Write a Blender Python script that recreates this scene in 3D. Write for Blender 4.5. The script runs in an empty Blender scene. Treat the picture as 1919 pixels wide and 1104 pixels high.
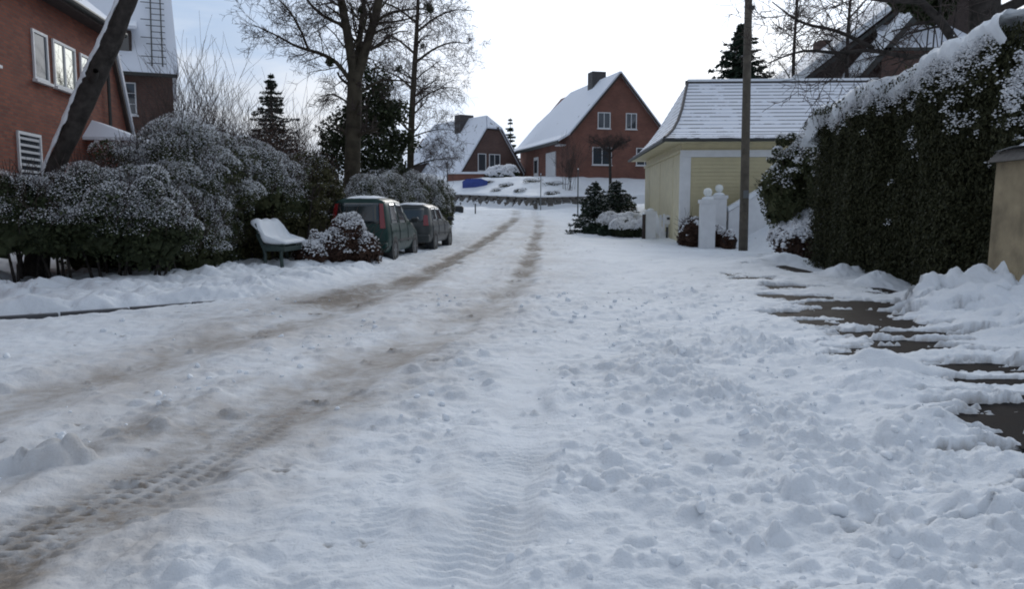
import bpy, math, random
import numpy as np
from mathutils import Vector, Matrix

R = math.radians
scene = bpy.context.scene
C = scene.collection

# ------------------------------------------------------------------ camera, sky, sun, exposure
cam_d = bpy.data.cameras.new('camera')
cam_d.sensor_width = 36.0
cam_d.lens = 28.14
cam_d.clip_start = 0.05
cam_d.clip_end = 3000
cam = bpy.data.objects.new('camera', cam_d)
C.objects.link(cam)
cam.location = (0, 0, 1.6)
cam.rotation_euler = (R(84.0), 0, 0)
scene.camera = cam

SUN_AZ, SUN_EL = 10.0, 24.0          # degrees right of straight ahead, degrees up
sun_dir = Vector((math.sin(R(SUN_AZ)) * math.cos(R(SUN_EL)), math.cos(R(SUN_AZ)) * math.cos(R(SUN_EL)), math.sin(R(SUN_EL))))

world = bpy.data.worlds.new('World')
scene.world = world
world.use_nodes = True
wn, wl = world.node_tree.nodes, world.node_tree.links
wn.clear()
w_out = wn.new('ShaderNodeOutputWorld')
sky = wn.new('ShaderNodeTexSky')
sky.sky_type = 'NISHITA'
sky.sun_disc = False
sky.sun_elevation = R(SUN_EL)
sky.sun_rotation = R(SUN_AZ)
sky.air_density = 1.0
sky.dust_density = 2.0
bg_sky = wn.new('ShaderNodeBackground')
bg_sky.inputs['Strength'].default_value = 0.10
wl.new(sky.outputs[0], bg_sky.inputs['Color'])
tc = wn.new('ShaderNodeTexCoord')
mp = wn.new('ShaderNodeMapping')
mp.inputs['Scale'].default_value = (1.0, 1.0, 3.0)
mp.inputs['Location'].default_value = (0.35, 0.1, 0.2)
wl.new(tc.outputs['Generated'], mp.inputs['Vector'])
nz = wn.new('ShaderNodeTexNoise')
nz.inputs['Scale'].default_value = 2.6
nz.inputs['Detail'].default_value = 6.0
nz.inputs['Roughness'].default_value = 0.5
nz.inputs['Distortion'].default_value = 0.25
wl.new(mp.outputs[0], nz.inputs['Vector'])
rampc = wn.new('ShaderNodeValToRGB')
rampc.color_ramp.elements[0].position = 0.43
rampc.color_ramp.elements[0].color = (0.24, 0.36, 0.56, 1)
rampc.color_ramp.elements[1].position = 0.60
rampc.color_ramp.elements[1].color = (0.68, 0.68, 0.69, 1)
wl.new(nz.outputs['Fac'], rampc.inputs['Fac'])
# brightening of the cloud round the veiled sun
nrm_ = wn.new('ShaderNodeVectorMath'); nrm_.operation = 'NORMALIZE'
wl.new(tc.outputs['Generated'], nrm_.inputs[0])
dot_ = wn.new('ShaderNodeVectorMath'); dot_.operation = 'DOT_PRODUCT'
dot_.inputs[1].default_value = sun_dir
wl.new(nrm_.outputs[0], dot_.inputs[0])
glow = wn.new('ShaderNodeMapRange')
glow.inputs['From Min'].default_value = 0.86
glow.inputs['From Max'].default_value = 1.0
glow.inputs['To Min'].default_value = 0.0
glow.inputs['To Max'].default_value = 0.80
glow.interpolation_type = 'SMOOTHSTEP'
wl.new(dot_.outputs['Value'], glow.inputs['Value'])
addg = wn.new('ShaderNodeMix'); addg.data_type = 'RGBA'; addg.blend_type = 'ADD'
addg.inputs['Factor'].default_value = 1.0
broad = wn.new('ShaderNodeMapRange')
broad.inputs['From Min'].default_value = 0.15
broad.inputs['From Max'].default_value = 1.0
broad.inputs['To Max'].default_value = 0.42
wl.new(dot_.outputs['Value'], broad.inputs['Value'])
cmb = wn.new('ShaderNodeCombineColor')
for i_, tint in enumerate((0.86, 0.98, 1.14)):
    gsum = wn.new('ShaderNodeMath'); gsum.operation = 'MULTIPLY_ADD'; gsum.inputs[1].default_value = tint
    wl.new(broad.outputs[0], gsum.inputs[0]); wl.new(glow.outputs[0], gsum.inputs[2]); wl.new(gsum.outputs[0], cmb.inputs[i_])
wl.new(rampc.outputs['Color'], addg.inputs['A'])
wl.new(cmb.outputs[0], addg.inputs['B'])
bg_cloud = wn.new('ShaderNodeBackground')
bg_cloud.inputs['Strength'].default_value = 1.0
wl.new(addg.outputs['Result'], bg_cloud.inputs['Color'])
cover = wn.new('ShaderNodeMapRange')
cover.inputs['From Min'].default_value = 0.30
cover.inputs['From Max'].default_value = 0.50
cover.inputs['To Min'].default_value = 0.72
cover.inputs['To Max'].default_value = 1.0
wl.new(nz.outputs['Fac'], cover.inputs['Value'])
mixs = wn.new('ShaderNodeMixShader')
wl.new(cover.outputs[0], mixs.inputs[0])
wl.new(bg_sky.outputs[0], mixs.inputs[1])
wl.new(bg_cloud.outputs[0], mixs.inputs[2])
wl.new(mixs.outputs[0], w_out.inputs['Surface'])

sun_d = bpy.data.lights.new('sun', 'SUN')
sun_d.energy = 1.0
sun_d.angle = R(22)
sun_d.color = (1.0, 0.96, 0.90)
sun = bpy.data.objects.new('sun', sun_d)
C.objects.link(sun)
sun.rotation_euler = (-sun_dir).to_track_quat('-Z', 'Y').to_euler()

scene.view_settings.view_transform = 'Standard'
scene.view_settings.look = 'None'
scene.view_settings.exposure = -0.22
scene.view_settings.gamma = 1.0
scene.cycles.filter_width = 1.9
scene.cycles.max_bounces = 6

# ------------------------------------------------------------------ helpers: numbers
rng = np.random.default_rng(7)

def smooth(a, b, x):
    t = np.clip((np.asarray(x, float) - a) / (b - a), 0, 1)
    return t * t * (3 - 2 * t)

_perm = np.random.default_rng(3).permutation(512)
_perm = np.concatenate([_perm, _perm])
_ang = np.random.default_rng(4).uniform(0, 2 * np.pi, 512)
_gx, _gyy = np.cos(_ang), np.sin(_ang)

def perlin(x, y, seed=0):
    x = np.asarray(x, float) + seed * 17.31; y = np.asarray(y, float) + seed * 9.77
    xi = np.floor(x).astype(int); yi = np.floor(y).astype(int)
    xf = x - xi; yf = y - yi
    u = xf ** 3 * (xf * (xf * 6 - 15) + 10); v = yf ** 3 * (yf * (yf * 6 - 15) + 10)
    def g(ix, iy, dx, dy):
        h = _perm[(_perm[ix & 511] + iy) & 511]
        return _gx[h] * dx + _gyy[h] * dy
    a = g(xi, yi, xf, yf); b = g(xi + 1, yi, xf - 1, yf)
    c = g(xi, yi + 1, xf, yf - 1); d = g(xi + 1, yi + 1, xf - 1, yf - 1)
    return ((a + u * (b - a)) * (1 - v) + (c + u * (d - c)) * v) * 1.5

def fbm(x, y, octv=4, seed=0, gain=0.5):
    s, a, f = 0.0, 1.0, 1.0
    for i in range(octv):
        s = s + a * perlin(x * f, y * f, seed + i); a *= gain; f *= 2.03
    return s

_K = np.random.default_rng(11).normal(0, 1, (10, 3)); _PH = np.random.default_rng(12).uniform(0, 6.28, 10)
def wob(P, f=1.0, seed=0):
    P = np.atleast_2d(P)
    return np.sin(P @ (_K.T * f) + _PH + seed * 1.7).mean(axis=1) * 1.8

_ky = [-50, 0, 10, 20, 30, 40, 50, 58, 70, 120, 600]
_kz = [0, 0, .05, .15, .28, .62, 1.2, 1.68, 2.4, 4, 12]
_gy = np.arange(-50, 600, .25)
_gv = np.interp(_gy, _ky, _kz)
_kk = np.hanning(33); _kk /= _kk.sum()
_gv = np.convolve(np.pad(_gv, 16, mode='edge'), _kk, 'valid')
def gz(y): return np.interp(y, _gy, _gv)

# edges of the street as x for each y
def XL(y): return np.interp(y, [0, 8, 10.92, 11.49, 12.31, 13.18, 15, 20, 30, 40, 50], [-14, -11, -7.05, -6.18, -5.21, -4.24, -3.4, -3.0, -2.4, -2.3, -2.8])
def XLL(y): return np.interp(y, [0, 12, 14.1, 15, 17, 18.3, 20.5, 23, 36, 50], [-14, -10.5, -8.6, -7.7, -6.5, -5.8, -5.2, -5.0, -2.9, -3.6])
def XF(y): return np.interp(y, [0, 20, 27, 29, 34, 37, 50, 60], [7.3, 7.4, 7.7, 7.2, 6.0, 4.0, 4.4, 4.6])
def wall_line(x): return np.interp(x, [-8, -3.77, 1.54, 4.54, 12], [66, 63.1, 58.2, 59.5, 63])

def base_z(x, y):
    x = np.asarray(x, float); y = np.asarray(y, float)
    z = gz(y)
    z = z + 1.0 * smooth(0.3, 3.2, x - XF(y)) * smooth(20, 27, y) * (1 - smooth(44, 58, y))
    z = z + 0.45 * smooth(1.0, 6.0, XLL(y) - x) * smooth(12, 20, y)
    d = y - wall_line(x)
    z = z + (0.84 + 1.25 * smooth(0, 9, d)) * smooth(0.05, 0.5, d)
    return z

# ------------------------------------------------------------------ helpers: objects
def mesh(name, V, F, mat, parent=None, sm=False, mi=None, kind=None):
    me = bpy.data.meshes.new(name)
    V = np.asarray(V, dtype=np.float32)
    if isinstance(F, np.ndarray):
        n = F.shape[1]
        me.vertices.add(len(V)); me.vertices.foreach_set('co', V.ravel())
        me.loops.add(F.size); me.loops.foreach_set('vertex_index', F.astype(np.int32).ravel())
        me.polygons.add(len(F)); me.polygons.foreach_set('loop_start', np.arange(0, F.size, n, dtype=np.int32))
        me.update(calc_edges=True)
    else:
        me.from_pydata([tuple(map(float, v)) for v in V], [], F)
    for m in (mat if isinstance(mat, (list, tuple)) else [mat]): me.materials.append(m)
    if mi is not None: me.polygons.foreach_set('material_index', np.asarray(mi, dtype=np.int32))
    if sm: me.polygons.foreach_set('use_smooth', np.ones(len(me.polygons), dtype=bool))
    me.update()
    o = bpy.data.objects.new(name, me); C.objects.link(o)
    if parent: o.parent = parent
    if kind: o['kind'] = kind
    return o

def thing(name, label, cat, loc=(0, 0, 0), rz=0.0, group=None):
    o = bpy.data.objects.new(name, None); C.objects.link(o)
    o.location = loc; o.rotation_euler = (0, 0, rz)
    o['label'] = label; o['category'] = cat
    if group: o['group'] = group
    o.empty_display_size = 0.2
    return o

def tag(o, label, cat, group=None):
    o['label'] = label; o['category'] = cat
    if group: o['group'] = group
    return o

class MB:
    def __init__(s): s.v = []; s.f = []; s.m = []
    def add(s, V, F, m=0):
        b = len(s.v); s.v += [tuple(v) for v in V]; s.f += [tuple(i + b for i in f) for f in F]; s.m += [m] * len(F); return s
    def box(s, x0, x1, y0, y1, z0, z1, m=0):
        V = [(x, y, z) for z in (z0, z1) for y in (y0, y1) for x in (x0, x1)]
        return s.add(V, [(0, 2, 3, 1), (4, 5, 7, 6), (0, 1, 5, 4), (2, 6, 7, 3), (0, 4, 6, 2), (1, 3, 7, 5)], m)
    def obox(s, o, a, b, n, a0, a1, b0, b1, c0, c1, m=0):
        o, a, b, n = map(Vector, (o, a, b, n))
        V = [o + a * x + b * y + n * z for z in (c0, c1) for y in (b0, b1) for x in (a0, a1)]
        return s.add(V, [(0, 2, 3, 1), (4, 5, 7, 6), (0, 1, 5, 4), (2, 6, 7, 3), (0, 4, 6, 2), (1, 3, 7, 5)], m)
    def prism(s, poly, vec, m=0):
        n = len(poly); vec = Vector(vec)
        V = [Vector(p) for p in poly] + [Vector(p) + vec for p in poly]
        F = [tuple(range(n))[::-1], tuple(range(n, 2 * n))] + [(i, (i + 1) % n, n + (i + 1) % n, n + i) for i in range(n)]
        return s.add(V, F, m)
    def tube(s, pts, rad, n=8, cap=True, m=0):
        V, F = tube_np(pts, rad, n)
        b = len(s.v)
        s.add(V, [tuple(f) for f in F], m)
        if cap:
            k = len(pts)
            s.f += [tuple(b + i for i in range(n))[::-1], tuple(b + (k - 1) * n + i for i in range(n))]; s.m += [m, m]
        return s
    def lathe(s, c, prof, n=16, m=0):
        V = []; F = []
        for r, z in prof:
            V += [(c[0] + r * math.cos(2 * math.pi * i / n), c[1] + r * math.sin(2 * math.pi * i / n), c[2] + z) for i in range(n)]
        for j in range(len(prof) - 1):
            F += [(j * n + i, j * n + (i + 1) % n, (j + 1) * n + (i + 1) % n, (j + 1) * n + i) for i in range(n)]
        F += [tuple(range(n))[::-1], tuple((len(prof) - 1) * n + i for i in range(n))]
        return s.add(V, F, m)
    def build(s, name, mat, parent=None, sm=False, kind=None):
        return mesh(name, s.v, s.f, mat, parent, sm, s.m if isinstance(mat, (list, tuple)) else None, kind)

def tube_np(pts, rad, n=6):
    P = np.asarray(pts, float); k = len(P)
    rad = np.broadcast_to(np.asarray(rad, float), (k,))
    T = np.gradient(P, axis=0); T /= np.linalg.norm(T, axis=1)[:, None] + 1e-9
    ref = np.where(np.abs(T[:, 2:3]) > 0.9, np.array([[1., 0, 0]]), np.array([[0, 0, 1.]]))
    ref = np.repeat(ref[:1], k, 0)
    U = np.cross(T, ref); U /= np.linalg.norm(U, axis=1)[:, None] + 1e-9
    W = np.cross(T, U)
    a = np.arange(n) * 2 * np.pi / n
    V = P[:, None, :] + rad[:, None, None] * (np.cos(a)[None, :, None] * U[:, None, :] + np.sin(a)[None, :, None] * W[:, None, :])
    i = np.arange(n); F = []
    for j in range(k - 1):
        F.append(np.stack([j * n + i, j * n + (i + 1) % n, (j + 1) * n + (i + 1) % n, (j + 1) * n + i], 1))
    return V.reshape(-1, 3), np.concatenate(F)

def tubes(name, lines, mat, parent, n=4, sm=True):
    Vs, Fs, b = [], [], 0
    for pts, rad in lines:
        V, F = tube_np(pts, rad, n); Vs.append(V); Fs.append(F + b); b += len(V)
    return mesh(name, np.concatenate(Vs), np.concatenate(Fs), mat, parent, sm)

# ------------------------------------------------------------------ materials
def newmat(name):
    m = bpy.data.materials.new(name); m.use_nodes = True
    nt = m.node_tree
    return m, nt, nt.nodes['Principled BSDF']

def plain(name, col, rough=0.6, var=0.12, scale=6.0, bump=0.0, metal=0.0, bscale=None, spec=0.5):
    m, nt, p = newmat(name)
    p.inputs['Roughness'].default_value = rough; p.inputs['Metallic'].default_value = metal
    p.inputs['Specular IOR Level'].default_value = spec
    t = nt.nodes.new('ShaderNodeTexCoord')
    n = nt.nodes.new('ShaderNodeTexNoise'); n.inputs['Scale'].default_value = scale; n.inputs['Detail'].default_value = 5
    nt.links.new(t.outputs['Object'], n.inputs['Vector'])
    r = nt.nodes.new('ShaderNodeValToRGB')
    r.color_ramp.elements[0].position = 0.3; r.color_ramp.elements[1].position = 0.7
    r.color_ramp.elements[0].color = tuple(c * (1 - var) for c in col) + (1,)
    r.color_ramp.elements[1].color = tuple(min(1, c * (1 + var)) for c in col) + (1,)
    nt.links.new(n.outputs['Fac'], r.inputs['Fac']); nt.links.new(r.outputs['Color'], p.inputs['Base Color'])
    if bump:
        n2 = nt.nodes.new('ShaderNodeTexNoise'); n2.inputs['Scale'].default_value = bscale or scale * 6; n2.inputs['Detail'].default_value = 6
        nt.links.new(t.outputs['Object'], n2.inputs['Vector'])
        b = nt.nodes.new('ShaderNodeBump'); b.inputs['Strength'].default_value = bump; b.inputs['Distance'].default_value = 0.02
        nt.links.new(n2.outputs['Fac'], b.inputs['Height']); nt.links.new(b.outputs[0], p.inputs['Normal'])
    return m

SNOW = (0.81, 0.84, 0.87)
M = {}
M['snow'] = plain('snow', SNOW, 0.65, 0.04, 3.0, 0.5, bscale=22, spec=0.3)
M['snow_flake'] = plain('snow_flake', (0.83, 0.84, 0.86), 0.7, 0.05, 3.0, spec=0.2)
M['bark'] = plain('bark', (0.046, 0.040, 0.036), 0.9, 0.45, 7.0, 0.9, spec=.2)
M['bark_green'] = plain('bark_green', (0.066, 0.056, 0.040), 0.9, 0.45, 3.0, 0.8, spec=.2)
M['twig'] = plain('twig', (0.075, 0.058, 0.052), 0.9, 0.3, 4.0, spec=.2)
M['wood_pole'] = plain('wood_pole', (0.10, 0.085, 0.065), 0.85, 0.3, 5.0, 0.6)
M['white_paint'] = plain('white_paint', (0.74, 0.75, 0.76), 0.5, 0.06, 4.0, 0.15)
M['cream'] = plain('cream_boards', (0.64, 0.575, 0.385), 0.6, 0.08, 2.5, 0.15)
M['cream2'] = plain('cream_door', (0.57, 0.505, 0.315), 0.5, 0.07, 2.5, 0.1)
M['dark_trim'] = plain('dark_trim', (0.035, 0.038, 0.035), 0.6, 0.2, 4.0)
M['tile_dark'] = plain('tile_dark', (0.06, 0.055, 0.055), 0.7, 0.3, 5.0, 0.4)
M['timber'] = plain('dark_timber', (0.05, 0.035, 0.03), 0.8, 0.3, 5.0, 0.4)
M['stone'] = plain('stone', (0.12, 0.11, 0.10), 0.9, 0.45, 3.0, 0.9)
M['kerb'] = plain('kerb_stone', (0.06, 0.06, 0.065), 0.5, 0.3, 4.0, 0.6)
M['stucco'] = plain('ochre_stucco', (0.30, 0.24, 0.15), 0.85, 0.3, 3.5, 0.5)
M['red_paint'] = plain('red_paint', (0.25, 0.05, 0.035), 0.6, 0.15)
M['tarp'] = plain('blue_tarp', (0.03, 0.06, 0.26), 0.5, 0.2, 3.0, 0.4)
M['metal'] = plain('grey_metal', (0.20, 0.21, 0.22), 0.45, 0.1, 5.0, metal=0.6)
M['rubber'] = plain('rubber', (0.02, 0.02, 0.02), 0.8, 0.1)
M['plastic_black'] = plain('black_plastic', (0.02, 0.022, 0.024), 0.45, 0.1)
M['bench'] = plain('bench_paint', (0.03, 0.05, 0.045), 0.5, 0.2)
M['curtain'] = plain('blind', (0.55, 0.56, 0.58), 0.7, 0.05)
M['lamp_white'] = plain('globe_glass', (0.80, 0.82, 0.78), 0.25, 0.02)
M['flower_red'] = plain('red_leaf', (0.11, 0.03, 0.03), 0.6, 0.3)

def glass(name, col=(0.05, 0.06, 0.07), rough=0.05):
    m, nt, p = newmat(name)
    p.inputs['Base Color'].default_value = col + (1,); p.inputs['Roughness'].default_value = rough
    p.inputs['Specular IOR Level'].default_value = 0.9
    return m
M['glass'] = glass('window_glass')
M['glass_bright'] = glass('window_glass_reflecting', (0.09, 0.10, 0.10), 0.03)
M['glass_bright'].node_tree.nodes['Principled BSDF'].inputs['Metallic'].default_value = 1.0
M['glass_bright'].node_tree.nodes['Principled BSDF'].inputs['Base Color'].default_value = (.62, .62, .55, 1)
M['car_glass'] = glass('car_glass', (0.015, 0.025, 0.028), 0.08)
M['lens_red'] = glass('lens_red', (0.22, 0.012, 0.015), 0.2)
M['lens_amber'] = glass('lens_amber', (0.28, 0.07, 0.02), 0.2)

def paint(name, col):
    m, nt, p = newmat(name)
    p.inputs['Base Color'].default_value = col + (1,); p.inputs['Metallic'].default_value = 0.0; p.inputs['Specular IOR Level'].default_value = 0.22
    p.inputs['Roughness'].default_value = 0.35; p.inputs['Coat Weight'].default_value = 0.18; p.inputs['Coat Roughness'].default_value = 0.12
    t = nt.nodes.new('ShaderNodeTexCoord'); n = nt.nodes.new('ShaderNodeTexNoise'); n.inputs['Scale'].default_value = 5; n.inputs['Detail'].default_value = 6
    nt.links.new(t.outputs['Object'], n.inputs['Vector'])
    mr = nt.nodes.new('ShaderNodeMapRange'); mr.inputs['To Min'].default_value = 0.28; mr.inputs['To Max'].default_value = 0.55
    nt.links.new(n.outputs['Fac'], mr.inputs['Value']); nt.links.new(mr.outputs[0], p.inputs['Roughness'])
    return m
M['paint_green'] = paint('paint_dark_green', (0.010, 0.040, 0.034))
M['paint_silver'] = paint('paint_silver', (0.060, 0.066, 0.066))

def brick(name, c1, c2, mortar, sc=1.0):
    m, nt, p = newmat(name)
    p.inputs['Roughness'].default_value = 0.9
    t = nt.nodes.new('ShaderNodeTexCoord'); s = nt.nodes.new('ShaderNodeSeparateXYZ')
    nt.links.new(t.outputs['Object'], s.inputs[0])
    a = nt.nodes.new('ShaderNodeMath'); a.operation = 'ADD'
    nt.links.new(s.outputs[0], a.inputs[0]); nt.links.new(s.outputs[1], a.inputs[1])
    c = nt.nodes.new('ShaderNodeCombineXYZ')
    nt.links.new(a.outputs[0], c.inputs[0]); nt.links.new(s.outputs[2], c.inputs[1])
    b = nt.nodes.new('ShaderNodeTexBrick')
    b.inputs['Scale'].default_value = sc
    b.inputs['Brick Width'].default_value = 0.25; b.inputs['Row Height'].default_value = 0.08; b.inputs['Mortar Size'].default_value = 0.010
    b.inputs['Color1'].default_value = c1 + (1,); b.inputs['Color2'].default_value = c2 + (1,); b.inputs['Mortar'].default_value = mortar + (1,)
    nt.links.new(c.outputs[0], b.inputs['Vector'])
    n = nt.nodes.new('ShaderNodeTexNoise'); n.inputs['Scale'].default_value = 0.9; n.inputs['Detail'].default_value = 6
    nt.links.new(t.outputs['Object'], n.inputs['Vector'])
    mr = nt.nodes.new('ShaderNodeMapRange'); mr.inputs['To Min'].default_value = 0.6; mr.inputs['To Max'].default_value = 1.4
    nt.links.new(n.outputs['Fac'], mr.inputs['Value'])
    mx = nt.nodes.new('ShaderNodeVectorMath'); mx.operation = 'SCALE'
    nt.links.new(b.outputs['Color'], mx.inputs[0]); nt.links.new(mr.outputs[0], mx.inputs['Scale'])
    nt.links.new(mx.outputs[0], p.inputs['Base Color'])
    bu = nt.nodes.new('ShaderNodeBump'); bu.inputs['Strength'].default_value = 0.5; bu.inputs['Distance'].default_value = 0.01; bu.invert = True
    nt.links.new(b.outputs['Fac'], bu.inputs['Height']); nt.links.new(bu.outputs[0], p.inputs['Normal'])
    return m
M['brick_red'] = brick('brick_red', (0.27, 0.078, 0.042), (0.17, 0.046, 0.028), (0.12, 0.085, 0.07))
M['brick_far'] = brick('brick_far', (0.24, 0.095, 0.066), (0.19, 0.075, 0.055), (0.16, 0.11, 0.09))
M['brick_dark'] = brick('brick_dark', (0.14, 0.075, 0.058), (0.11, 0.058, 0.048), (0.11, 0.09, 0.08))

def leafmat(name, c1, c2, rough=0.55):
    m, nt, p = newmat(name)
    g = nt.nodes.new('ShaderNodeNewGeometry')
    r = nt.nodes.new('ShaderNodeValToRGB')
    r.color_ramp.elements[0].color = c1 + (1,); r.color_ramp.elements[1].color = c2 + (1,)
    nt.links.new(g.outputs['Random Per Island'], r.inputs['Fac'])
    nt.links.new(r.outputs['Color'], p.inputs['Base Color'])
    p.inputs['Roughness'].default_value = rough
    p.inputs['Specular IOR Level'].default_value = 0.10
    return m
M['leaf_dark'] = leafmat('leaf_dark', (0.028, 0.036, 0.020), (0.060, 0.072, 0.036))
M['leaf_green'] = leafmat('leaf_green', (0.042, 0.052, 0.026), (0.095, 0.100, 0.050))
M['leaf_olive'] = leafmat('leaf_olive', (0.050, 0.050, 0.024), (0.105, 0.100, 0.048))
M['leaf_hedge'] = leafmat('leaf_hedge', (0.030, 0.033, 0.018), (0.070, 0.070, 0.036))
M['leaf_brown'] = leafmat('leaf_brown', (0.050, 0.030, 0.024), (0.110, 0.066, 0.048))
M['needle'] = leafmat('needle', (0.022, 0.036, 0.026), (0.050, 0.070, 0.048))

def roofsnow(name, thr=0.68, scale=1.3, stretch=(1, 1, 1), dark=(.07, .065, .065)):
    # thin snow on tiles: dark tiles show through in worn spots
    m, nt, p = newmat(name)
    p.inputs['Roughness'].default_value = 0.7
    t = nt.nodes.new('ShaderNodeTexCoord'); mp2 = nt.nodes.new('ShaderNodeMapping'); mp2.inputs['Scale'].default_value = stretch
    nt.links.new(t.outputs['Object'], mp2.inputs['Vector'])
    n = nt.nodes.new('ShaderNodeTexNoise'); n.inputs['Scale'].default_value = scale; n.inputs['Detail'].default_value = 7; n.inputs['Roughness'].default_value = 0.62
    nt.links.new(mp2.outputs[0], n.inputs['Vector'])
    r = nt.nodes.new('ShaderNodeValToRGB')
    r.color_ramp.elements[0].position = thr - 0.03; r.color_ramp.elements[0].color = (0.76, 0.79, 0.85, 1)
    r.color_ramp.elements[1].position = thr + 0.03; r.color_ramp.elements[1].color = dark + (1,)
    nt.links.new(n.outputs['Fac'], r.inputs['Fac']); nt.links.new(r.outputs['Color'], p.inputs['Base Color'])
    b = nt.nodes.new('ShaderNodeBump'); b.inputs['Strength'].default_value = 0.4; b.inputs['Distance'].default_value = 0.05; b.invert = True
    nt.links.new(n.outputs['Fac'], b.inputs['Height']); nt.links.new(b.outputs[0], p.inputs['Normal'])
    return m
M['roof_snow'] = roofsnow('roof_snow', 0.70)
M['roof_snow_worn'] = roofsnow('roof_snow_worn', 0.63, 1.6)
M['tile_lip'] = roofsnow('tile_lip', 0.46, 1.2, (1, 1, .4), (.22, .22, .24))

def ground_mat():
    m, nt, p = newmat('street_snow')
    L = nt.links.new; N = nt.nodes.new
    p.inputs['Specular IOR Level'].default_value = 0.12
    at = N('ShaderNodeAttribute'); at.attribute_name = 'dirt'
    t = N('ShaderNodeTexCoord')
    n = N('ShaderNodeTexNoise'); n.inputs['Scale'].default_value = 14; n.inputs['Detail'].default_value = 8; n.inputs['Roughness'].default_value = 0.65
    L(t.outputs['Object'], n.inputs['Vector'])
    nb = N('ShaderNodeTexNoise'); nb.inputs['Scale'].default_value = 1.2; nb.inputs['Detail'].default_value = 4
    L(t.outputs['Object'], nb.inputs['Vector'])
    clean = N('ShaderNodeValToRGB')
    clean.color_ramp.elements[0].position = 0.3; clean.color_ramp.elements[0].color = (0.735, 0.765, 0.795, 1)
    clean.color_ramp.elements[1].position = 0.7; clean.color_ramp.elements[1].color = (0.82, 0.85, 0.88, 1)
    L(nb.outputs['Fac'], clean.inputs['Fac'])
    brown = N('ShaderNodeValToRGB')
    brown.color_ramp.elements[0].position = 0.35; brown.color_ramp.elements[0].color = (0.085, 0.070, 0.056, 1)
    brown.color_ramp.elements[1].position = 0.68; brown.color_ramp.elements[1].color = (0.33, 0.285, 0.240, 1)
    L(n.outputs['Fac'], brown.inputs['Fac'])
    # dirt breaks up with the grain of the slush
    a = N('ShaderNodeMath'); a.operation = 'MULTIPLY_ADD'; a.inputs[1].default_value = 3.0; a.inputs[2].default_value = -1.5
    L(n.outputs['Fac'], a.inputs[0])
    a2 = N('ShaderNodeMath'); a2.operation = 'MULTIPLY'; L(a.outputs[0], a2.inputs[0]); L(at.outputs['Fac'], a2.inputs[1])
    a3 = N('ShaderNodeMath'); a3.operation = 'ADD'; a3.use_clamp = True; L(a2.outputs[0], a3.inputs[0]); L(at.outputs['Fac'], a3.inputs[1])
    mx = N('ShaderNodeMix'); mx.data_type = 'RGBA'
    st_ = N('ShaderNodeAttribute'); st_.attribute_name = 'stain'
    ms = N('ShaderNodeMix'); ms.data_type = 'RGBA'; ms.inputs['B'].default_value = (0.50, 0.455, 0.415, 1)
    L(st_.outputs['Fac'], ms.inputs['Factor']); L(clean.outputs['Color'], ms.inputs['A'])
    L(a3.outputs[0], mx.inputs['Factor']); L(ms.outputs['Result'], mx.inputs['A']); L(brown.outputs['Color'], mx.inputs['B'])
    gr = N('ShaderNodeTexNoise'); gr.inputs['Scale'].default_value = 38; gr.inputs['Detail'].default_value = 4; gr.inputs['Roughness'].default_value = 0.7
    L(t.outputs['Object'], gr.inputs['Vector'])
    gm = N('ShaderNodeMapRange'); gm.inputs['From Min'].default_value = 0.64; gm.inputs['From Max'].default_value = 0.74; gm.inputs['To Max'].default_value = 0.75
    L(gr.outputs['Fac'], gm.inputs['Value'])
    ga = N('ShaderNodeMath'); ga.operation = 'MULTIPLY_ADD'; ga.inputs[1].default_value = 1.6; ga.inputs[2].default_value = 0.04; ga.use_clamp = True
    L(at.outputs['Fac'], ga.inputs[0])
    gb = N('ShaderNodeMath'); gb.operation = 'MULTIPLY'; L(gm.outputs[0], gb.inputs[0]); L(ga.outputs[0], gb.inputs[1])
    mg = N('ShaderNodeMix'); mg.data_type = 'RGBA'; mg.inputs['B'].default_value = (0.09, 0.075, 0.06, 1)
    L(gb.outputs[0], mg.inputs['Factor']); L(mx.outputs['Result'], mg.inputs['A'])
    L(mg.outputs['Result'], p.inputs['Base Color'])
    rr = N('ShaderNodeMapRange'); rr.inputs['To Min'].default_value = 0.72; rr.inputs['To Max'].default_value = 0.85
    L(a3.outputs[0], rr.inputs['Value']); L(rr.outputs[0], p.inputs['Roughness'])
    nf = N('ShaderNodeTexNoise'); nf.inputs['Scale'].default_value = 55; nf.inputs['Detail'].default_value = 7; nf.inputs['Roughness'].default_value = 0.6
    L(t.outputs['Object'], nf.inputs['Vector'])
    nm = N('ShaderNodeTexNoise'); nm.inputs['Scale'].default_value = 9; nm.inputs['Detail'].default_value = 6
    L(t.outputs['Object'], nm.inputs['Vector'])
    b1 = N('ShaderNodeBump'); b1.inputs['Strength'].default_value = 0.55; b1.inputs['Distance'].default_value = 0.018
    L(nf.outputs['Fac'], b1.inputs['Height'])
    b2 = N('ShaderNodeBump'); b2.inputs['Strength'].default_value = 0.35; b2.inputs['Distance'].default_value = 0.05
    L(nm.outputs['Fac'], b2.inputs['Height']); L(b1.outputs[0], b2.inputs['Normal'])
    L(b2.outputs[0], p.inputs['Normal'])
    return m
M['street_snow'] = ground_mat()

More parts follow.
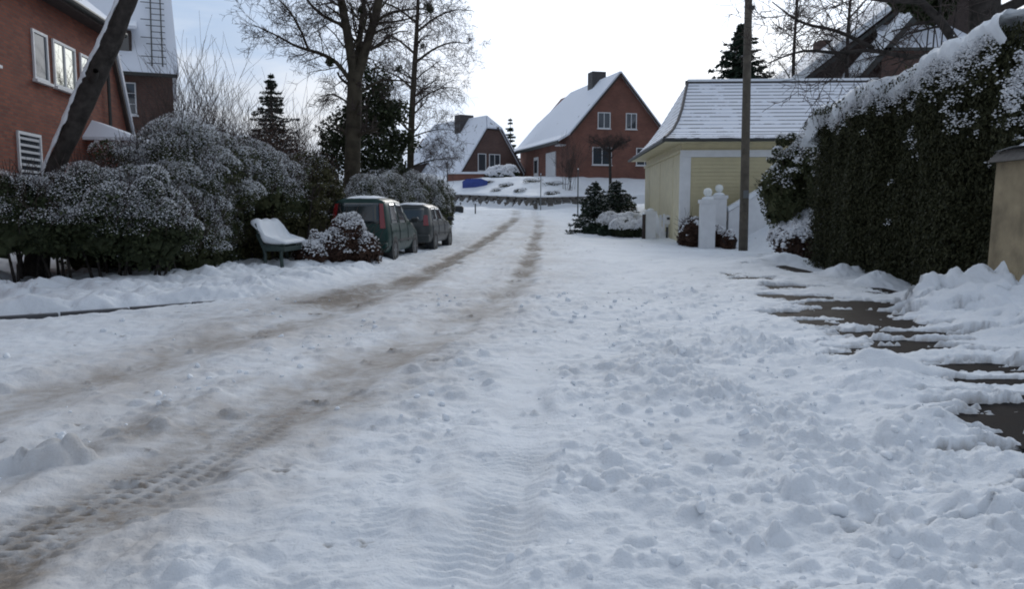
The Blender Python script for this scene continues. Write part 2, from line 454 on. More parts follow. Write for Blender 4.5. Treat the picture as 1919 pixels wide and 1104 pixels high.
def wet_mat():
    m, nt, p = newmat('wet_pavement')
    L = nt.links.new; N = nt.nodes.new
    t = N('ShaderNodeTexCoord')
    n = N('ShaderNodeTexNoise'); n.inputs['Scale'].default_value = 5; n.inputs['Detail'].default_value = 7
    L(t.outputs['Object'], n.inputs['Vector'])
    r = N('ShaderNodeValToRGB')
    r.color_ramp.elements[0].position = 0.35; r.color_ramp.elements[0].color = (0.006, 0.005, 0.005, 1)
    r.color_ramp.elements[1].position = 0.72; r.color_ramp.elements[1].color = (0.024, 0.018, 0.016, 1)
    L(n.outputs['Fac'], r.inputs['Fac']); L(r.outputs['Color'], p.inputs['Base Color'])
    mr = N('ShaderNodeMapRange'); mr.inputs['To Min'].default_value = 0.5; mr.inputs['To Max'].default_value = 0.9
    p.inputs['Specular IOR Level'].default_value = 0.08
    L(n.outputs['Fac'], mr.inputs['Value']); L(mr.outputs[0], p.inputs['Roughness'])
    n2 = N('ShaderNodeTexNoise'); n2.inputs['Scale'].default_value = 60; n2.inputs['Detail'].default_value = 5
    L(t.outputs['Object'], n2.inputs['Vector'])
    b = N('ShaderNodeBump'); b.inputs['Strength'].default_value = 0.5; b.inputs['Distance'].default_value = 0.01
    L(n2.outputs['Fac'], b.inputs['Height']); L(b.outputs[0], p.inputs['Normal'])
    return m
M['wet'] = wet_mat()

# ------------------------------------------------------------------ the ground
def ground_sheet():
    xs = np.concatenate([-np.geomspace(600, 17, 22), np.arange(-16.5, 20.1, 0.5), np.geomspace(20.6, 600, 24)])
    ys = np.concatenate([-np.geomspace(300, 6, 12), np.arange(-5, 56, 0.5), np.arange(56, 72, 0.25), np.geomspace(72.5, 900, 40)])
    X, Y = np.meshgrid(xs, ys)
    Z = base_z(X, Y)
    Z = Z + 0.10 * fbm(X * 0.5, Y * 0.5, 4, 5) + 0.05 * np.abs(fbm(X * 2.1, Y * 2.1, 2, 9))
    far = smooth(120, 500, np.hypot(X, Y))
    Z = Z + far * 6 * perlin(X / 130, Y / 130, 2)
    ins = smooth(0.3, 0.9, 11.0 - np.abs(X)) * smooth(1.2, 2.0, Y) * (1 - smooth(55.2, 56.2, Y))
    under = (np.abs(X) < np.minimum(11.0, 2.6 + .85 * Y)) & (Y > 1.2)
    Z = Z - 0.55 * ins * under
    nx = len(xs)
    j, i = np.meshgrid(np.arange(len(ys) - 1), np.arange(nx - 1), indexing='ij')
    q = (j * nx + i).ravel()
    F = np.stack([q, q + 1, q + nx + 1, q + nx], 1)
    o = mesh('ground', np.stack([X, Y, Z], -1).reshape(-1, 3), F, M['snow'], sm=True, kind='structure')
    return o
ground_sheet()

TL = np.array([(-4.75, 0.5), (-4.4, 3.5), (-3.93, 6.01), (-3.65, 7.59), (-3.24, 9.41), (-2.71, 11.18), (-2.1, 14.95), (-1.78, 20.54), (-1.2, 30.04), (-.28, 42.16), (.26, 48.29), (0.3, 58)])
TM = np.array([(-2.9, 0.5), (-2.25, 3.36), (-2.03, 4.14), (-1.85, 5.31), (-1.64, 6.71), (-1.02, 9.41), (-.47, 11.72), (0, 14.5), (.38, 18.98), (.84, 30.04), (1.46, 44.03), (1.5, 58)])
TR = np.array([(-.62, 0.5), (-.25, 3.26), (-.16, 3.82), (-.03, 4.6), (.07, 5.48), (.18, 6.75), (.5, 10), (1.2, 20), (2, 58)])
_ly = np.arange(0, 60, 0.05)
def track(T):
    v = np.interp(_ly, T[:, 1], T[:, 0])
    k = np.hanning(41); k /= k.sum()
    return np.convolve(np.pad(v, 20, mode='edge'), k, 'valid')
tL, tM, tR = track(TL), track(TM), track(TR)

# wet bare spots on the pavement: x, y, half width x, half width y
BARE = [(5.15, 12.1, .85, .55), (4.75, 11.2, .75, .50), (3.95, 11.0, .42, .40), (3.9, 10.2, .25, .42), (4.75, 10.2, .6, .45), (4.55, 9.3, .75, .28), (4.15, 8.35, .62, .26),
        (4.45, 8.75, .5, .20), (3.55, 8.05, .28, .16), (5.1, 8.1, .45, .14), (4.75, 7.2, .4, .14), (4.3, 6.75, .5, .14), (3.75, 5.95, .42, .10), (4.2, 6.2, .4, .1), (3.7, 5.45, .70, .34), (3.9, 5.05, .7, .32), (3.45, 4.8, .42, .26), (3.95, 5.95, .6, .20), (3.6, 4.4, .55, .26), (4.4, 5.6, .6, .3),
        (3.25, 4.2, .42, .26), (3.2, 3.8, .40, .22), (4.3, 7.4, .5, .2), (5.0, 14.6, .5, .35), (4.9, 16.2, .4, .5), (4.4, 13.3, .35, .25), (4.7, 13.0, .6, .3)]
PILES = [(6.2, 11.9, .36, .42), (6.75, 11.75, .45, .55), (7.25, 11.4, .40, .62), (6.6, 10.9, .6, .38), (7.3, 10.3, .8, .42), (6.0, 11.2, .5, .2), (6.9, 9.4, .8, .36), (6.0, 9.6, .8, .14), (7.0, 8.2, .8, .35), (6.9, 6.8, .7, .3), (6.9, 13.0, .5, .3),
         (3.5, 7.2, .34, .13), (3.3, 7.35, .2, .10), (2.75, 5.4, .3, .14), (2.3, 3.7, .4, .12), (2.95, 3.0, .5, .16), (3.1, 6.5, .35, .12), (7.2, 17.2, .5, .25), (7.0, 15.2, .5, .25), (6.0, 20.0, .7, .15), (7.0, 20.8, .7, .3)]

def road_sheet():
    ys = [0.9]
    while ys[-1] < 57: ys.append(ys[-1] + max(0.014, 0.0047 * ys[-1]))
    ys = np.array(ys); nc = 840
    s = np.linspace(-1, 1, nc)
    w = np.minimum(11.6, 3.3 + .85 * ys)
    X = w[:, None] * s[None, :]; Y = np.repeat(ys[:, None], nc, 1)
    wx = X + 0.12 * perlin(X * 1.3, Y * 1.3, 21); wy = Y + 0.12 * perlin(X * 1.3, Y * 1.3, 22)
    Z = base_z(X, Y)
    dL = X - np.interp(Y, _ly, tL); dM = X - np.interp(Y, _ly, tM); dR = X - np.interp(Y, _ly, tR)
    inroad = smooth(-.3, .3, X - XL(Y)) * smooth(-.3, .5, 3.0 + smooth(22, 34, Y) * 0.6 - X)
    # rough ploughed lumps on the right, smoother packed snow elsewhere
    lump = 0.22 + 0.85 * smooth(-0.1, 1.3, X - .02 * Y) * (1 - smooth(6, 15, Y)) + 0.25 * smooth(0.6, 2.0, X)
    lump = lump + 0.35 * np.exp(-((dM + 1.05) / .33) ** 2) * (1 - smooth(7, 14, Y))
    lump = lump + 0.30 * np.exp(-((dM - .85) / .35) ** 2) * (1 - smooth(9, 18, Y)) + 0.5 * (1 - inroad)
    lump = lump * (0.6 + 0.8 * smooth(-.3, .5, perlin(X * .7, Y * .5, 31)))
    puff = lambda v: np.sqrt(v * v + .012) - .1
    big = puff(perlin(wx * 2.3, wy * 2.1, 41)); mid = puff(perlin(wx * 5.2, wy * 4.8, 42)); fin = puff(perlin(wx * 11.5, wy * 11, 43)); tiny = perlin(X * 27, Y * 27, 44)
    near = 1 - smooth(12, 26, Y)
    h = 0.06 + 0.045 * fbm(X * .55, Y * .45, 3, 51)
    lump = lump * (1 - .65 * smooth(2.6, 3.3, X)) * .82
    pat = smooth(-.45, .45, fbm(X * .8, Y * .6, 3, 33)); lump = lump * (.30 + .9 * pat)
    h = h + lump * (0.088 * big + 0.050 * mid * (.4 + 1.2 * pat) + 0.046 * fin * near + 0.026 * np.abs(perlin(wx * 23, wy * 22, 45)) * near + 0.006 * tiny * near)
    h = h + 0.010 * fbm(X * 3.5, Y * 3.5, 4, 61) * (1 + near)
    cr = smooth(-.3, .4, perlin(X * 1.4, Y * 1.1, 111)) * near * (.25 + .75 * smooth(-4.5, 0, X))
    h = h + cr * (.020 * puff(perlin(wx * 9, wy * 8, 112)) + .016 * np.abs(perlin(wx * 16, wy * 15, 113)) + .011 * np.abs(perlin(wx * 31, wy * 29, 114)))
    # ruts
    dirt = np.zeros_like(X)
    def rut(d, wd, depth, k=1.0):
        a = np.abs(d + .10 * perlin(X * .5, Y * .55, 70)) + .10 * perlin(X * 1.7, Y * 1.1, 71) + .05 * perlin(X * 5, Y * 3.1, 72)
        ins = 1 - smooth(.35 * wd, 1.30 * wd, a)
        return ins, -.62 * depth * ins + .30 * depth * np.exp(-((a - 1.45 * wd) / (.36 * wd)) ** 2) * (0.2 + big * 2.0)
    wL = np.interp(Y, [0, 6, 11, 15, 20, 30, 48], [.42, .40, .42, .50, .30, .30, .35])
    iL, hL = rut(dL + .12 * smooth(10, 14, Y) * (1 - smooth(16, 20, Y)), wL, np.interp(Y, [0, 20, 58], [.06, .055, .04]))
    wM = np.interp(Y, [0, 3.4, 5, 6.7, 9.4, 14, 20, 44], [.30, .33, .45, .62, .42, .26, .26, .25])
    iM, hM = rut(dM, wM, np.interp(Y, [0, 5, 20, 58], [.075, .06, .045, .03]))
    i2, h2 = rut(dL - 1.15, .30, .022)
    wR = .22
    iR, hR = rut(dR, wR, .05 * (1 - smooth(6, 9, Y)))
    iR2, hR2 = rut(dR + .62, .20, .03 * (1 - smooth(5, 8, Y)))
    i3, h3 = rut(dM - 0.85, .26, .02 * (1 - smooth(4, 12, Y)))
    keep = 1 - .80 * np.clip(iL + iM + .5 * i2 + .9 * iR * (1 - smooth(6, 9, Y)), 0, 1)
    flat = 0.055 + 0.02 * fbm(X * .9, Y * .6, 3, 77)
    h = flat + (h - flat) * keep + hL + hM + h2 + hR + hR2 + h3
    # tread marks pressed into the ruts near the camera
    ph = perlin(X * .8, Y * .8, 81) * 1.2
    tread = np.sin((Y * 1.0 + np.abs(dM) * .35) * 2 * np.pi / .082 + ph) * np.clip(np.sin(dM * 2 * np.pi / .13) * 1.5 + .8, 0, 1)
    tread = tread * (1.15 * np.clip(perlin(X * 2, Y * 1.6, 181) * 1.4 + .7, 0, 1)) + .30 * perlin(X * 12, Y * 8, 182) + .30 * perlin(X * 5, Y * 17, 183)
    h = h + (.010 + .004 * (1 - smooth(4.0, 5.5, Y))) * tread * iM * (1 - smooth(5.5, 8, Y)) * smooth(-.25, .15, perlin(X * 1.6, Y * 1.6, 83) + .25)
    treadR = np.sin((Y + np.abs(dR) * .5) * 2 * np.pi / .075)
    h = h + .0115 * treadR * (.35 + .9 * np.clip(perlin(X * 3, Y * 2, 184) + .3, 0, 1)) * iR * (1 - smooth(4.5, 7, Y))
    h = h + .009 * np.clip(perlin(X * 3, Y * 2, 185) + .4, 0, 1) * np.sin((Y - np.abs(dR + .62) * .5) * 2 * np.pi / .075) * iR2 * (1 - smooth(4.2, 6, Y))
    # thin furrows along the ruts
    h = h + .006 * perlin(dM * 9, Y * .9, 85) * iM + .006 * perlin(dL * 9, Y * .7, 86) * iL
    # verge on the left: a bank behind the kerb
    dk = XL(Y) - X
    h = h + (0.10 + .09 * big + .10 * smooth(.3, 1.0, perlin(X * 1.1, Y * 1.1, 91) + .5)) * smooth(.12, .7, dk) * smooth(9, 10.5, Y) * (1 - smooth(20, 24, Y) * .6)
    h = h - .17 * np.exp(-((dk + .02) / .15) ** 2) * smooth(4.9, 5.4, -X) * smooth(9, 10, Y) * (1 - smooth(12.6, 13.4, Y))
    # pavement side on the right
    pav = smooth(2.4, 3.1, X) * (1 - smooth(6.0, 6.8, X)) * (1 - smooth(20, 24, Y))
    h = h + 0.055 * pav
    for (cx, cy, r, hh) in PILES:
        d = np.hypot(X - cx, Y - cy) / r
        sel = d < 2.0
        h[sel] += (hh * np.exp(-(d[sel] ** 2) * 1.3) * (.9 + .45 * big[sel] + .12 * mid[sel]))
    bare = np.zeros_like(X)
    rag = .60 * perlin(X * 1.3, Y * 5.0, 95) + .50 * perlin(X * 3.3, Y * 12, 96) + .35 * perlin(X * 8, Y * 24, 97) + .22 * perlin(X * 19, Y * 40, 98)
    for (cx, cy, ax, ay) in BARE:
        d = ((X - cx) / (ax * 1.12)) ** 2 + ((Y - cy) / (ay * 1.12)) ** 2
        bare = np.maximum(bare, np.exp(-d * 1.1))
    rag2 = smooth(.22, .52, bare + .50 * rag)
    lvl = .045
    h = h * (1 - rag2) ** 1.5 + lvl * rag2 + .028 * rag2 * (1 - rag2) * 4
    # snow clods thrown about
    rg = np.random.default_rng(5)
    def clod(cx, cy, r, hh):
        j0 = np.searchsorted(ys, cy - r); j1 = np.searchsorted(ys, cy + r)
        if j1 <= j0: return
        wj = w[(j0 + j1) // 2]
        i0 = max(0, int((cx - r * 1.1 + wj) / (2 * wj) * nc) - 1); i1 = min(nc, int((cx + r * 1.1 + wj) / (2 * wj) * nc) + 2)
        if i1 <= i0: return
        sl = (slice(j0, j1), slice(i0, i1))
        d = np.hypot(X[sl] - cx, Y[sl] - cy) / r * (1 + .25 * perlin(X[sl] / r * 1.1, Y[sl] / r * 1.1, 99))
        h[sl] = h[sl] + hh * np.sqrt(np.clip(1 - d * d, 0, 1))
    for k in range(2200):
        y = 2.3 * math.exp(rg.uniform(0, 1.8)); x = rg.normal(1.6, 1.0) if rg.random() < .75 else rg.uniform(-5, 5)
        if rg.random() < .12: x = np.interp(y, _ly, tM) - 1.0 + rg.normal(0, .18)
        r = .015 + .055 * rg.random() ** 2.4
        xm = np.interp(y, _ly, tM); xl = np.interp(y, _ly, tL); xr = np.interp(y, _ly, tR)
        if abs(x - xm) < .45 or abs(x - xl) < .4 or (abs(x - xr) < .25 and y < 7): r *= .3
        if x > 3.3: r *= .5
        clod(x, y, r, r * rg.uniform(.25, .7))
    for (cx, cy, r, hh) in [(-2.75, 4.65, .16, .13), (-2.95, 4.6, .1, .09), (-2.62, 4.72, .09, .08), (-2.9, 4.0, .12, .08), (1.5, 4.1, .09, .08), (1.28, 4.75, .10, .06), (-2.1, 5.9, .1, .05), (2.5, 5.1, .14, .08)]:
        clod(cx, cy, r, hh)
    for (cx, cy, r) in [(1.78, 3.75, .075), (1.62, 3.66, .05)]:      # foot holes
        d = np.hypot(X - cx, (Y - cy) * 1.6) / r
        h = h - .11 * np.exp(-d ** 2)
    # dirt, and darker tread grooves
    pt = .5 + .5 * np.clip(perlin(X * .9, Y * .5, 101) * 1.3 + .8 * perlin(X * 3.1, Y * 1.9, 102) + .5 * perlin(X * 8, Y * 6, 103) + .2, -1, 1)
    dl = iL * np.interp(Y, [0, 5, 9, 12, 15, 30, 45, 50], [.46, .46, .42, .62, .74, .70, .58, .25])
    dm = iM * np.interp(Y, [0, 3.3, 4.3, 5.2, 6.2, 9, 12, 14, 18, 30, 42, 48], [.85, .80, .58, .42, .46, .36, .34, .44, .55, .55, .40, .12])
    wide = np.exp(-((dL + .55) / .55) ** 2) * np.exp(-((Y - 13.4) / 2.6) ** 2) * .85
    wide2 = np.exp(-((dM - .1) / .7) ** 2) * np.exp(-((Y - 7.0) / 1.7) ** 2) * .30
    hump = np.exp(-((dM + .75) / .22) ** 2) * np.exp(-((Y - 5.6) / 1.5) ** 2) * .35
    wid3 = np.exp(-((dL + 1.2) / .8) ** 2) * smooth(9, 12, Y) * (1 - smooth(12, 16, Y)) * .28
    dirt = np.maximum.reduce([dl * (.42 + .70 * pt + .35 * smooth(14, 20, Y)), dm * (.40 + .75 * pt + .35 * smooth(13, 18, Y)), wide * (.5 + .7 * pt), wide2 * pt * 1.2, hump * pt * 1.3, wid3 * pt])
    dirt = dirt + (.09 + .10 * smooth(.0, .6, perlin(X * 2.2, Y * 1.4, 191))) * inroad * pt * (1 - smooth(1.5, 3, X)) + .50 * iM * (1 - smooth(4.4, 5.6, Y)) * smooth(.0, .8, -tread) * smooth(-.35, .25, -dM + .02)  # last term darkens the low parts of the tread for a crisper print
    dirt = dirt + .85 * smooth(.45, .95, rag2) + .10 * smooth(.10, .36, bare + .40 * rag) * pav
    for (cx, cy, r) in [(1.78, 3.75, .06), (1.62, 3.66, .04)]:
        dirt = dirt + .8 * np.exp(-(np.hypot(X - cx, (Y - cy) * 1.6) / r) ** 2)
    stain = .85 * np.exp(-(dL / .75) ** 2) * np.interp(Y, [0, 20, 30, 50], [1, .9, .6, .4]) + .95 * np.exp(-((dM - .05) / .80) ** 2) * np.interp(Y, [0, 9, 14, 20, 50], [1, .9, .6, .5, .4]) + .35 * np.exp(-((X - (np.interp(Y, _ly, tL) + np.interp(Y, _ly, tM)) / 2) / 1.6) ** 2)
    stain = stain + .5 * np.exp(-((dL + 1.0) / .9) ** 2) * np.exp(-((Y - 12.5) / 3.5) ** 2)
    stain = np.clip(stain, 0, 1) * (.22 + .58 * pt) * (1 - smooth(44, 52, Y))
    Z = Z + h
    edge = smooth(0, .35, (1 - np.abs(s))[None, :] * w[:, None]) * smooth(.9, 1.3, Y) * (1 - smooth(56.2, 56.9, Y))
    Z = Z - .5 * (1 - edge)
    j, i = np.meshgrid(np.arange(len(ys) - 1), np.arange(nc - 1), indexing='ij')
    q = (j * nc + i).ravel()
    F = np.stack([q, q + 1, q + nc + 1, q + nc], 1)
    o = mesh('road', np.stack([X, Y, Z], -1).reshape(-1, 3), F, M['street_snow'], sm=True, kind='structure')
    a = o.data.attributes.new('dirt', 'FLOAT', 'POINT')
    a.data.foreach_set('value', np.clip(dirt, 0, 1).astype(np.float32).ravel())
    a2 = o.data.attributes.new('stain', 'FLOAT', 'POINT')
    a2.data.foreach_set('value', stain.astype(np.float32).ravel())
    def zat(x, y):
        jj = min(len(ys) - 1, int(np.searchsorted(ys, y))); ii = int(np.clip((x / w[jj] + 1) / 2 * (nc - 1), 0, nc - 1))
        return float(Z[jj, ii])
    return o, zat
road, zroad = road_sheet()

# pavement under the snow on the right, and the kerb of the left corner
def pavement_sheet():
    ys = np.arange(1.0, 21.05, .25); xs = np.arange(3.2, 6.81, .225)
    X, Y = np.meshgrid(xs, ys); Z = gz(Y) + .09 + .006 * perlin(X * 2, Y * 2, 7)
    nx = len(xs); j, i = np.meshgrid(np.arange(len(ys) - 1), np.arange(nx - 1), indexing='ij'); q = (j * nx + i).ravel()
    mesh('pavement', np.stack([X, Y, Z], -1).reshape(-1, 3), np.stack([q, q + 1, q + nx + 1, q + nx], 1), M['wet'], kind='structure')
pavement_sheet()

kerb = bpy.data.objects.new('kerb', None); C.objects.link(kerb); kerb['kind'] = 'structure'
yy = 8.6
ks = MB().box(-.44, .44, -.075, .075, -.25, 0)
kmesh = None
while yy < 12.6:
    x0, x1 = float(XL(yy)), None
    y2 = yy
    while math.hypot(float(XL(y2)) - x0, y2 - yy) < .92: y2 += .005
    x1 = float(XL(y2))
    cx, cy = (x0 + x1) / 2, (yy + y2) / 2
    if kmesh is None:
        ko = ks.build('kerb_stone', M['kerb'], kerb); kmesh = ko.data
        bv = ko.modifiers.new('b', 'BEVEL'); bv.width = .02
    else:
        ko = bpy.data.objects.new('kerb_stone', kmesh); C.objects.link(ko); ko.parent = kerb
    ko.location = (cx, cy, float(gz(cy)) + .085); ko.rotation_euler = (0, 0, math.atan2(y2 - yy, x1 - x0))
    yy = y2

# ------------------------------------------------------------------ houses
def add_window(root, o, a, n, w, h, mat_glass, nx=2, nzz=1, frame=.07, sill=True, label=None):
    """o = lower left corner on the wall, a = along, n = outward"""
    o, a, n = Vector(o), Vector(a), Vector(n); b = Vector((0, 0, 1))
    f = MB(); t = frame
    f.obox(o, a, b, n, 0, t, 0, h, -.02, .05); f.obox(o, a, b, n, w - t, w, 0, h, -.02, .05)
    f.obox(o, a, b, n, t, w - t, 0, t, -.02, .047); f.obox(o, a, b, n, t, w - t, h - t, h, -.02, .047)
    for i in range(1, nx): f.obox(o, a, b, n, w * i / nx - t * .4, w * i / nx + t * .4, t, h - t, -.02, .044)
    for i in range(1, nzz): f.obox(o, a, b, n, t, w - t, h * i / nzz - t * .25, h * i / nzz + t * .25, -.02, .035)
    win = f.build('window', M['white_paint'], root)
    if label: win['label'] = label
    for i in range(nx):
        MB().obox(o, a, b, n, w * i / nx + t * .3, w * (i + 1) / nx - t * .3, t * .8, h - t * .8, -.01, .012).build('pane', mat_glass, win)
    if sill:
        MB().obox(o, a, b, n, -.06, w + .06, -.07, 0, -.02, .12).build('sill', M['white_paint'], win)
    return win

# --- red brick house on the left, front along the street
def left_house():
    ang = math.atan2(.99, -.139)
    root = thing('brick_house', 'red brick house with white windows standing behind the leaning trunk', 'house', (-10.96, 14.0, 0.3), ang)
    # local x runs along the front away from the camera, local y = away from the street
    Z = lambda z: z - .3
    W = MB()
    poly = [(-6, 0, 0), (13.4, 0, 0), (13.4, 0, Z(3.7)), (11.7, 0, Z(6.95)), (-6, 0, Z(6.95))]
    W.prism(poly, (0, 8, 0)); W.build('wall', M['brick_red'], root)
    n = (0, -1, 0); a = (1, 0, 0)
    # brick bands round the windows, gutter, downpipe
    MB().box(-6, 11.75, -.45, .1, Z(6.92), Z(7.0)).build('soffit', M['timber'], root)
    g = MB(); g.tube([(-6, -.50, Z(7.06)), (11.8, -.50, Z(7.06))], .085, 8); g.build('gutter', M['dark_trim'], root)
    rf = MB().prism([(-6.2, -.55, Z(7.10)), (11.85, -.55, Z(7.10)), (10.2, 4.2, Z(11.1)), (-6.2, 4.2, Z(11.1))], (0, .10, .14)).build('roof', M['roof_snow'], root)
    MB().prism([(-6.2, 8.55, Z(7.10)), (-6.2, 4.31, Z(11.2)), (10.2, 4.31, Z(11.2)), (11.85, 8.55, Z(7.10))], (0, -.10, .14)).build('rear_slope', M['roof_snow'], rf)
    e = MB(); e.prism([(11.76, -.12, Z(7.0)), (13.49, -.12, Z(3.70)), (13.49, -.12, Z(3.45)), (11.6, -.12, Z(7.0))], (0, 8.2, 0))
    e.build('verge_board', M['timber'], root)
    s = MB(); s.prism([(11.82, -.16, Z(7.06)), (13.57, -.16, Z(3.74)), (13.66, -.16, Z(3.80)), (11.95, -.16, Z(7.16))], (0, 8.3, 0)); s.build('side_slope_snow', M['roof_snow'], root)
    add_window(root, (6.31, 0, Z(4.85)), a, n, .86, 1.22, M['glass'], 1)
    add_window(root, (7.5, 0, Z(4.85)), a, n, 1.46, 1.22, M['glass_bright'], 2)
    add_window(root, (9.32, 0, Z(4.95)), a, n, .72, 1.1, M['glass_bright'], 1)
    add_window(root, (3.6, 0, Z(4.85)), a, n, .82, 1.22, M['glass'], 1)
    lw = add_window(root, (5.2, 0, Z(1.98)), a, n, 1.25, 1.5, M['glass'], 1)
    bl = MB()
    for i in range(9): bl.box(5.28, 6.37, -.035, -.018, Z(2.05) + i * .155, Z(2.05) + i * .155 + .06)
    bl.build('blind_slats', M['curtain'], lw)
    # bay with a hipped snow roof
    MB().box(9.5, 11.6, -1.15, -.003, 0, Z(3.62)).build('bay_wall', M['brick_red'], root)
    b = MB()
    x0, x1, y0, y1, zb, zt = 9.25, 11.85, -1.45, -.002, Z(3.62), Z(4.25)
    b.add([(x0, y0, zb), (x1, y0, zb), (x1, y1, zb), (x0, y1, zb), (x0 + .8, y1, zt), (x1 - .8, y1, zt),
           (x0, y0, zb + .08), (x1, y0, zb + .08), (x1, y1, zb + .08), (x0, y1, zb + .08)],
          [(0, 3, 2, 1), (0, 1, 7, 6), (1, 2, 8, 7), (3, 0, 6, 9), (6, 7, 5, 4), (7, 8, 5), (9, 6, 4)])
    b.build('bay_roof', M['roof_snow'], root)
    add_window(root, (9.75, -1.15, Z(2.3)), a, n, 1.1, 1.15, M['glass'], 2)
    MB().tube([(11.3, -.1, Z(6.9)), (11.3, -.1, Z(4.2))], .05, 8).build('downpipe', M['dark_trim'], root)
    return root
left_house()

# --- darker brick house behind it
def rear_house():
    root = thing('brick_house', 'dark brick house with a snowy roof and ladder, half hidden behind the red house', 'house', (-14.1, 34.0, 0.8), R(23))
    Z = lambda z: z - .8
    MB().box(-7, 0, 0, 8, 0, Z(7.1)).build('wall', M['brick_dark'], root)
    rf = MB().prism([(-7.3, -.45, Z(7.15)), (.25, -.45, Z(7.15)), (.12, 4.0, Z(11.25)), (-7.3, 4.0, Z(11.25))], (0, .1, .14)).build('roof', M['roof_snow'], root)
    MB().prism([(-7.3, 8.5, Z(7.15)), (-7.3, 4.1, Z(11.35)), (.12, 4.1, Z(11.35)), (.25, 8.5, Z(7.15))], (0, -.08, .14)).build('rear_slope', M['roof_snow'], rf)
    MB().prism([(-.02, 0, Z(7.1)), (-.02, 8, Z(7.1)), (-.02, 4.05, Z(11.2))], (-.2, 0, 0)).build('gable', M['brick_dark'], root)
    MB().box(-7.2, .2, -.55, -.42, Z(7.02), Z(7.16)).build('gutter', M['dark_trim'], root)
    d = MB().box(-2.9, -1.5, .6, 2.6, Z(7.9), Z(9.0)).build('dormer', M['timber'], root)
    MB().prism([(-3.1, .3, Z(9.0)), (-1.3, .3, Z(9.0)), (-1.3, 3.2, Z(9.9)), (-3.1, 3.2, Z(9.9))], (0, 0, .14)).build('dormer_roof', M['roof_snow'], d)
    MB().box(-1.95, -1.6, .585, .605, Z(8.15), Z(8.85)).build('dormer_window', M['glass'], d)
    add_window(root, (-2.55, 0, Z(5.5)), (1, 0, 0), (0, -1, 0), 1.15, 1.3, M['glass'], 3, 3, .05)
    add_window(root, (-5.4, 0, Z(5.5)), (1, 0, 0), (0, -1, 0), 1.15, 1.3, M['glass'], 3, 3, .05)
    # roof ladder of dark rungs lying on the snow near the right end
    rl = MB()
    def onroof(x, t): return Vector((x, -.45 + 4.45 * t, Z(7.15) + 4.1 * t + .24))
    for x in (-.75, -.35):
        k = -.0 if x < -.9 else -.0
        rl.tube([onroof(x, t) for t in (0.02, .3, .6, .93)], .028, 6)
    for i in range(12):
        t = .05 + i * .078
        rl.tube([onroof(-.95 - .25 * math.sin(i * 2.1), t), onroof(-.2, t)], .018, 6)
    rl.build('roof_ladder', M['dark_trim'], root)
    return root
rear_house()

# --- far brick house, gable towards the street
def far_house():
    root = thing('brick_house', 'far red brick house with a steep white gable roof facing the street end', 'house', (4.85, 68.0, 4.05), R(15))
    Wd, L, ev, ap = 8.7, 15.5, 3.95, 9.0
    W = MB().prism([(0, 0, -1), (Wd, 0, -1), (Wd, 0, ev), (Wd / 2, 0, ap), (0, 0, ev)], (0, L, 0)).build('wall', M['brick_far'], root)
    sl = (ap - ev) / (Wd / 2)
    # left plane with a half hip at the far end and a flared eave
    def zr(x): return ap - abs(x - Wd / 2) * sl + .06
    rf = MB().prism([(Wd / 2, -.35, zr(Wd / 2)), (-.15, -.35, zr(-.15)), (-1.1, -.35, zr(-.15) - .55), (-1.1, L + .3, zr(-.15) - .55), (-.15, L + .3, zr(-.15)), (1.9, L + .3, zr(1.9)), (Wd / 2, L - 3.2, zr(Wd / 2))], (-.05, 0, .16)).build('roof', M['roof_snow'], root)
    MB().prism([(Wd / 2 + .005, -.35, zr(Wd / 2)), (Wd / 2 + .005, L - 3.2, zr(Wd / 2)), (Wd + .6, L + .3, zr(Wd + .6)), (Wd + .6, -.35, zr(Wd + .6))], (.05, 0, .16)).build('right_slope', M['roof_snow'], rf)
    MB().prism([(Wd / 2, L - 3.19, zr(Wd / 2)), (1.9, L + .31, zr(1.9)), (Wd - 1.9, L + .31, zr(1.9))], (0, .05, .14)).build('half_hip', M['roof_snow'], rf)
    v = MB()
    v.prism([(Wd / 2, -.40, zr(Wd / 2) + .02), (-.1, -.40, zr(-.1) + .02), (-.1, -.40, zr(-.1) - .22), (Wd / 2, -.40, zr(Wd / 2) - .22)], (0, .045, 0))
    v.prism([(Wd / 2 + .01, -.40, zr(Wd / 2) + .02), (Wd / 2 + .01, -.40, zr(Wd / 2) - .22), (Wd + .5, -.40, zr(Wd + .5) - .22), (Wd + .5, -.40, zr(Wd + .5) + .02)], (0, .045, 0))
    v.build('verge_board', M['timber'], root)
    MB().box(-1.2, -1.05, -.3, L + .2, zr(-.15) - .75, zr(-.15) - .5).build('gutter', M['dark_trim'], root)
    ch = MB().box(Wd / 2 - .75, Wd / 2 + .55, 4.4, 5.6, ap - 1.2, ap + .95).build('chimney', M['tile_dark'], rf)
    n, a = (0, -1, 0), (1, 0, 0)
    add_window(root, (2.45, 0, 4.45), a, n, 1.15, 1.35, M['glass'], 2)
    add_window(root, (5.0, 0, 4.45), a, n, 1.0, 1.35, M['glass'], 2)
    add_window(root, (2.0, 0, 1.4), a, n, 1.75, 1.5, M['glass'], 2)
    add_window(root, (6.0, 0, 1.4), a, n, 1.6, 1.5, M['glass'], 2)
    n2, a2 = (-1, 0, 0), (0, 1, 0)
    gd = MB().box(-.06, 0, 3.7, 6.5, -.1, 2.75)
    for k in range(5): gd.box(-.085, -.055, 3.72, 6.48, .0 + k * .54, .0 + k * .54 + .5)
    gd.build('garage_door', M['white_paint'], root)
    d = MB().box(-.07, 0, 9.0, 10.4, -.1, 2.6).build('door', M['white_paint'], root)
    MB().box(-.09, -.07, 9.2, 10.2, 1.1, 2.3).build('pane', M['glass'], d)
    MB().box(-.6, 0, 1.0, 2.2, 3.05, 3.15).build('door_canopy', M['white_paint'], root)
    return root
far_house()

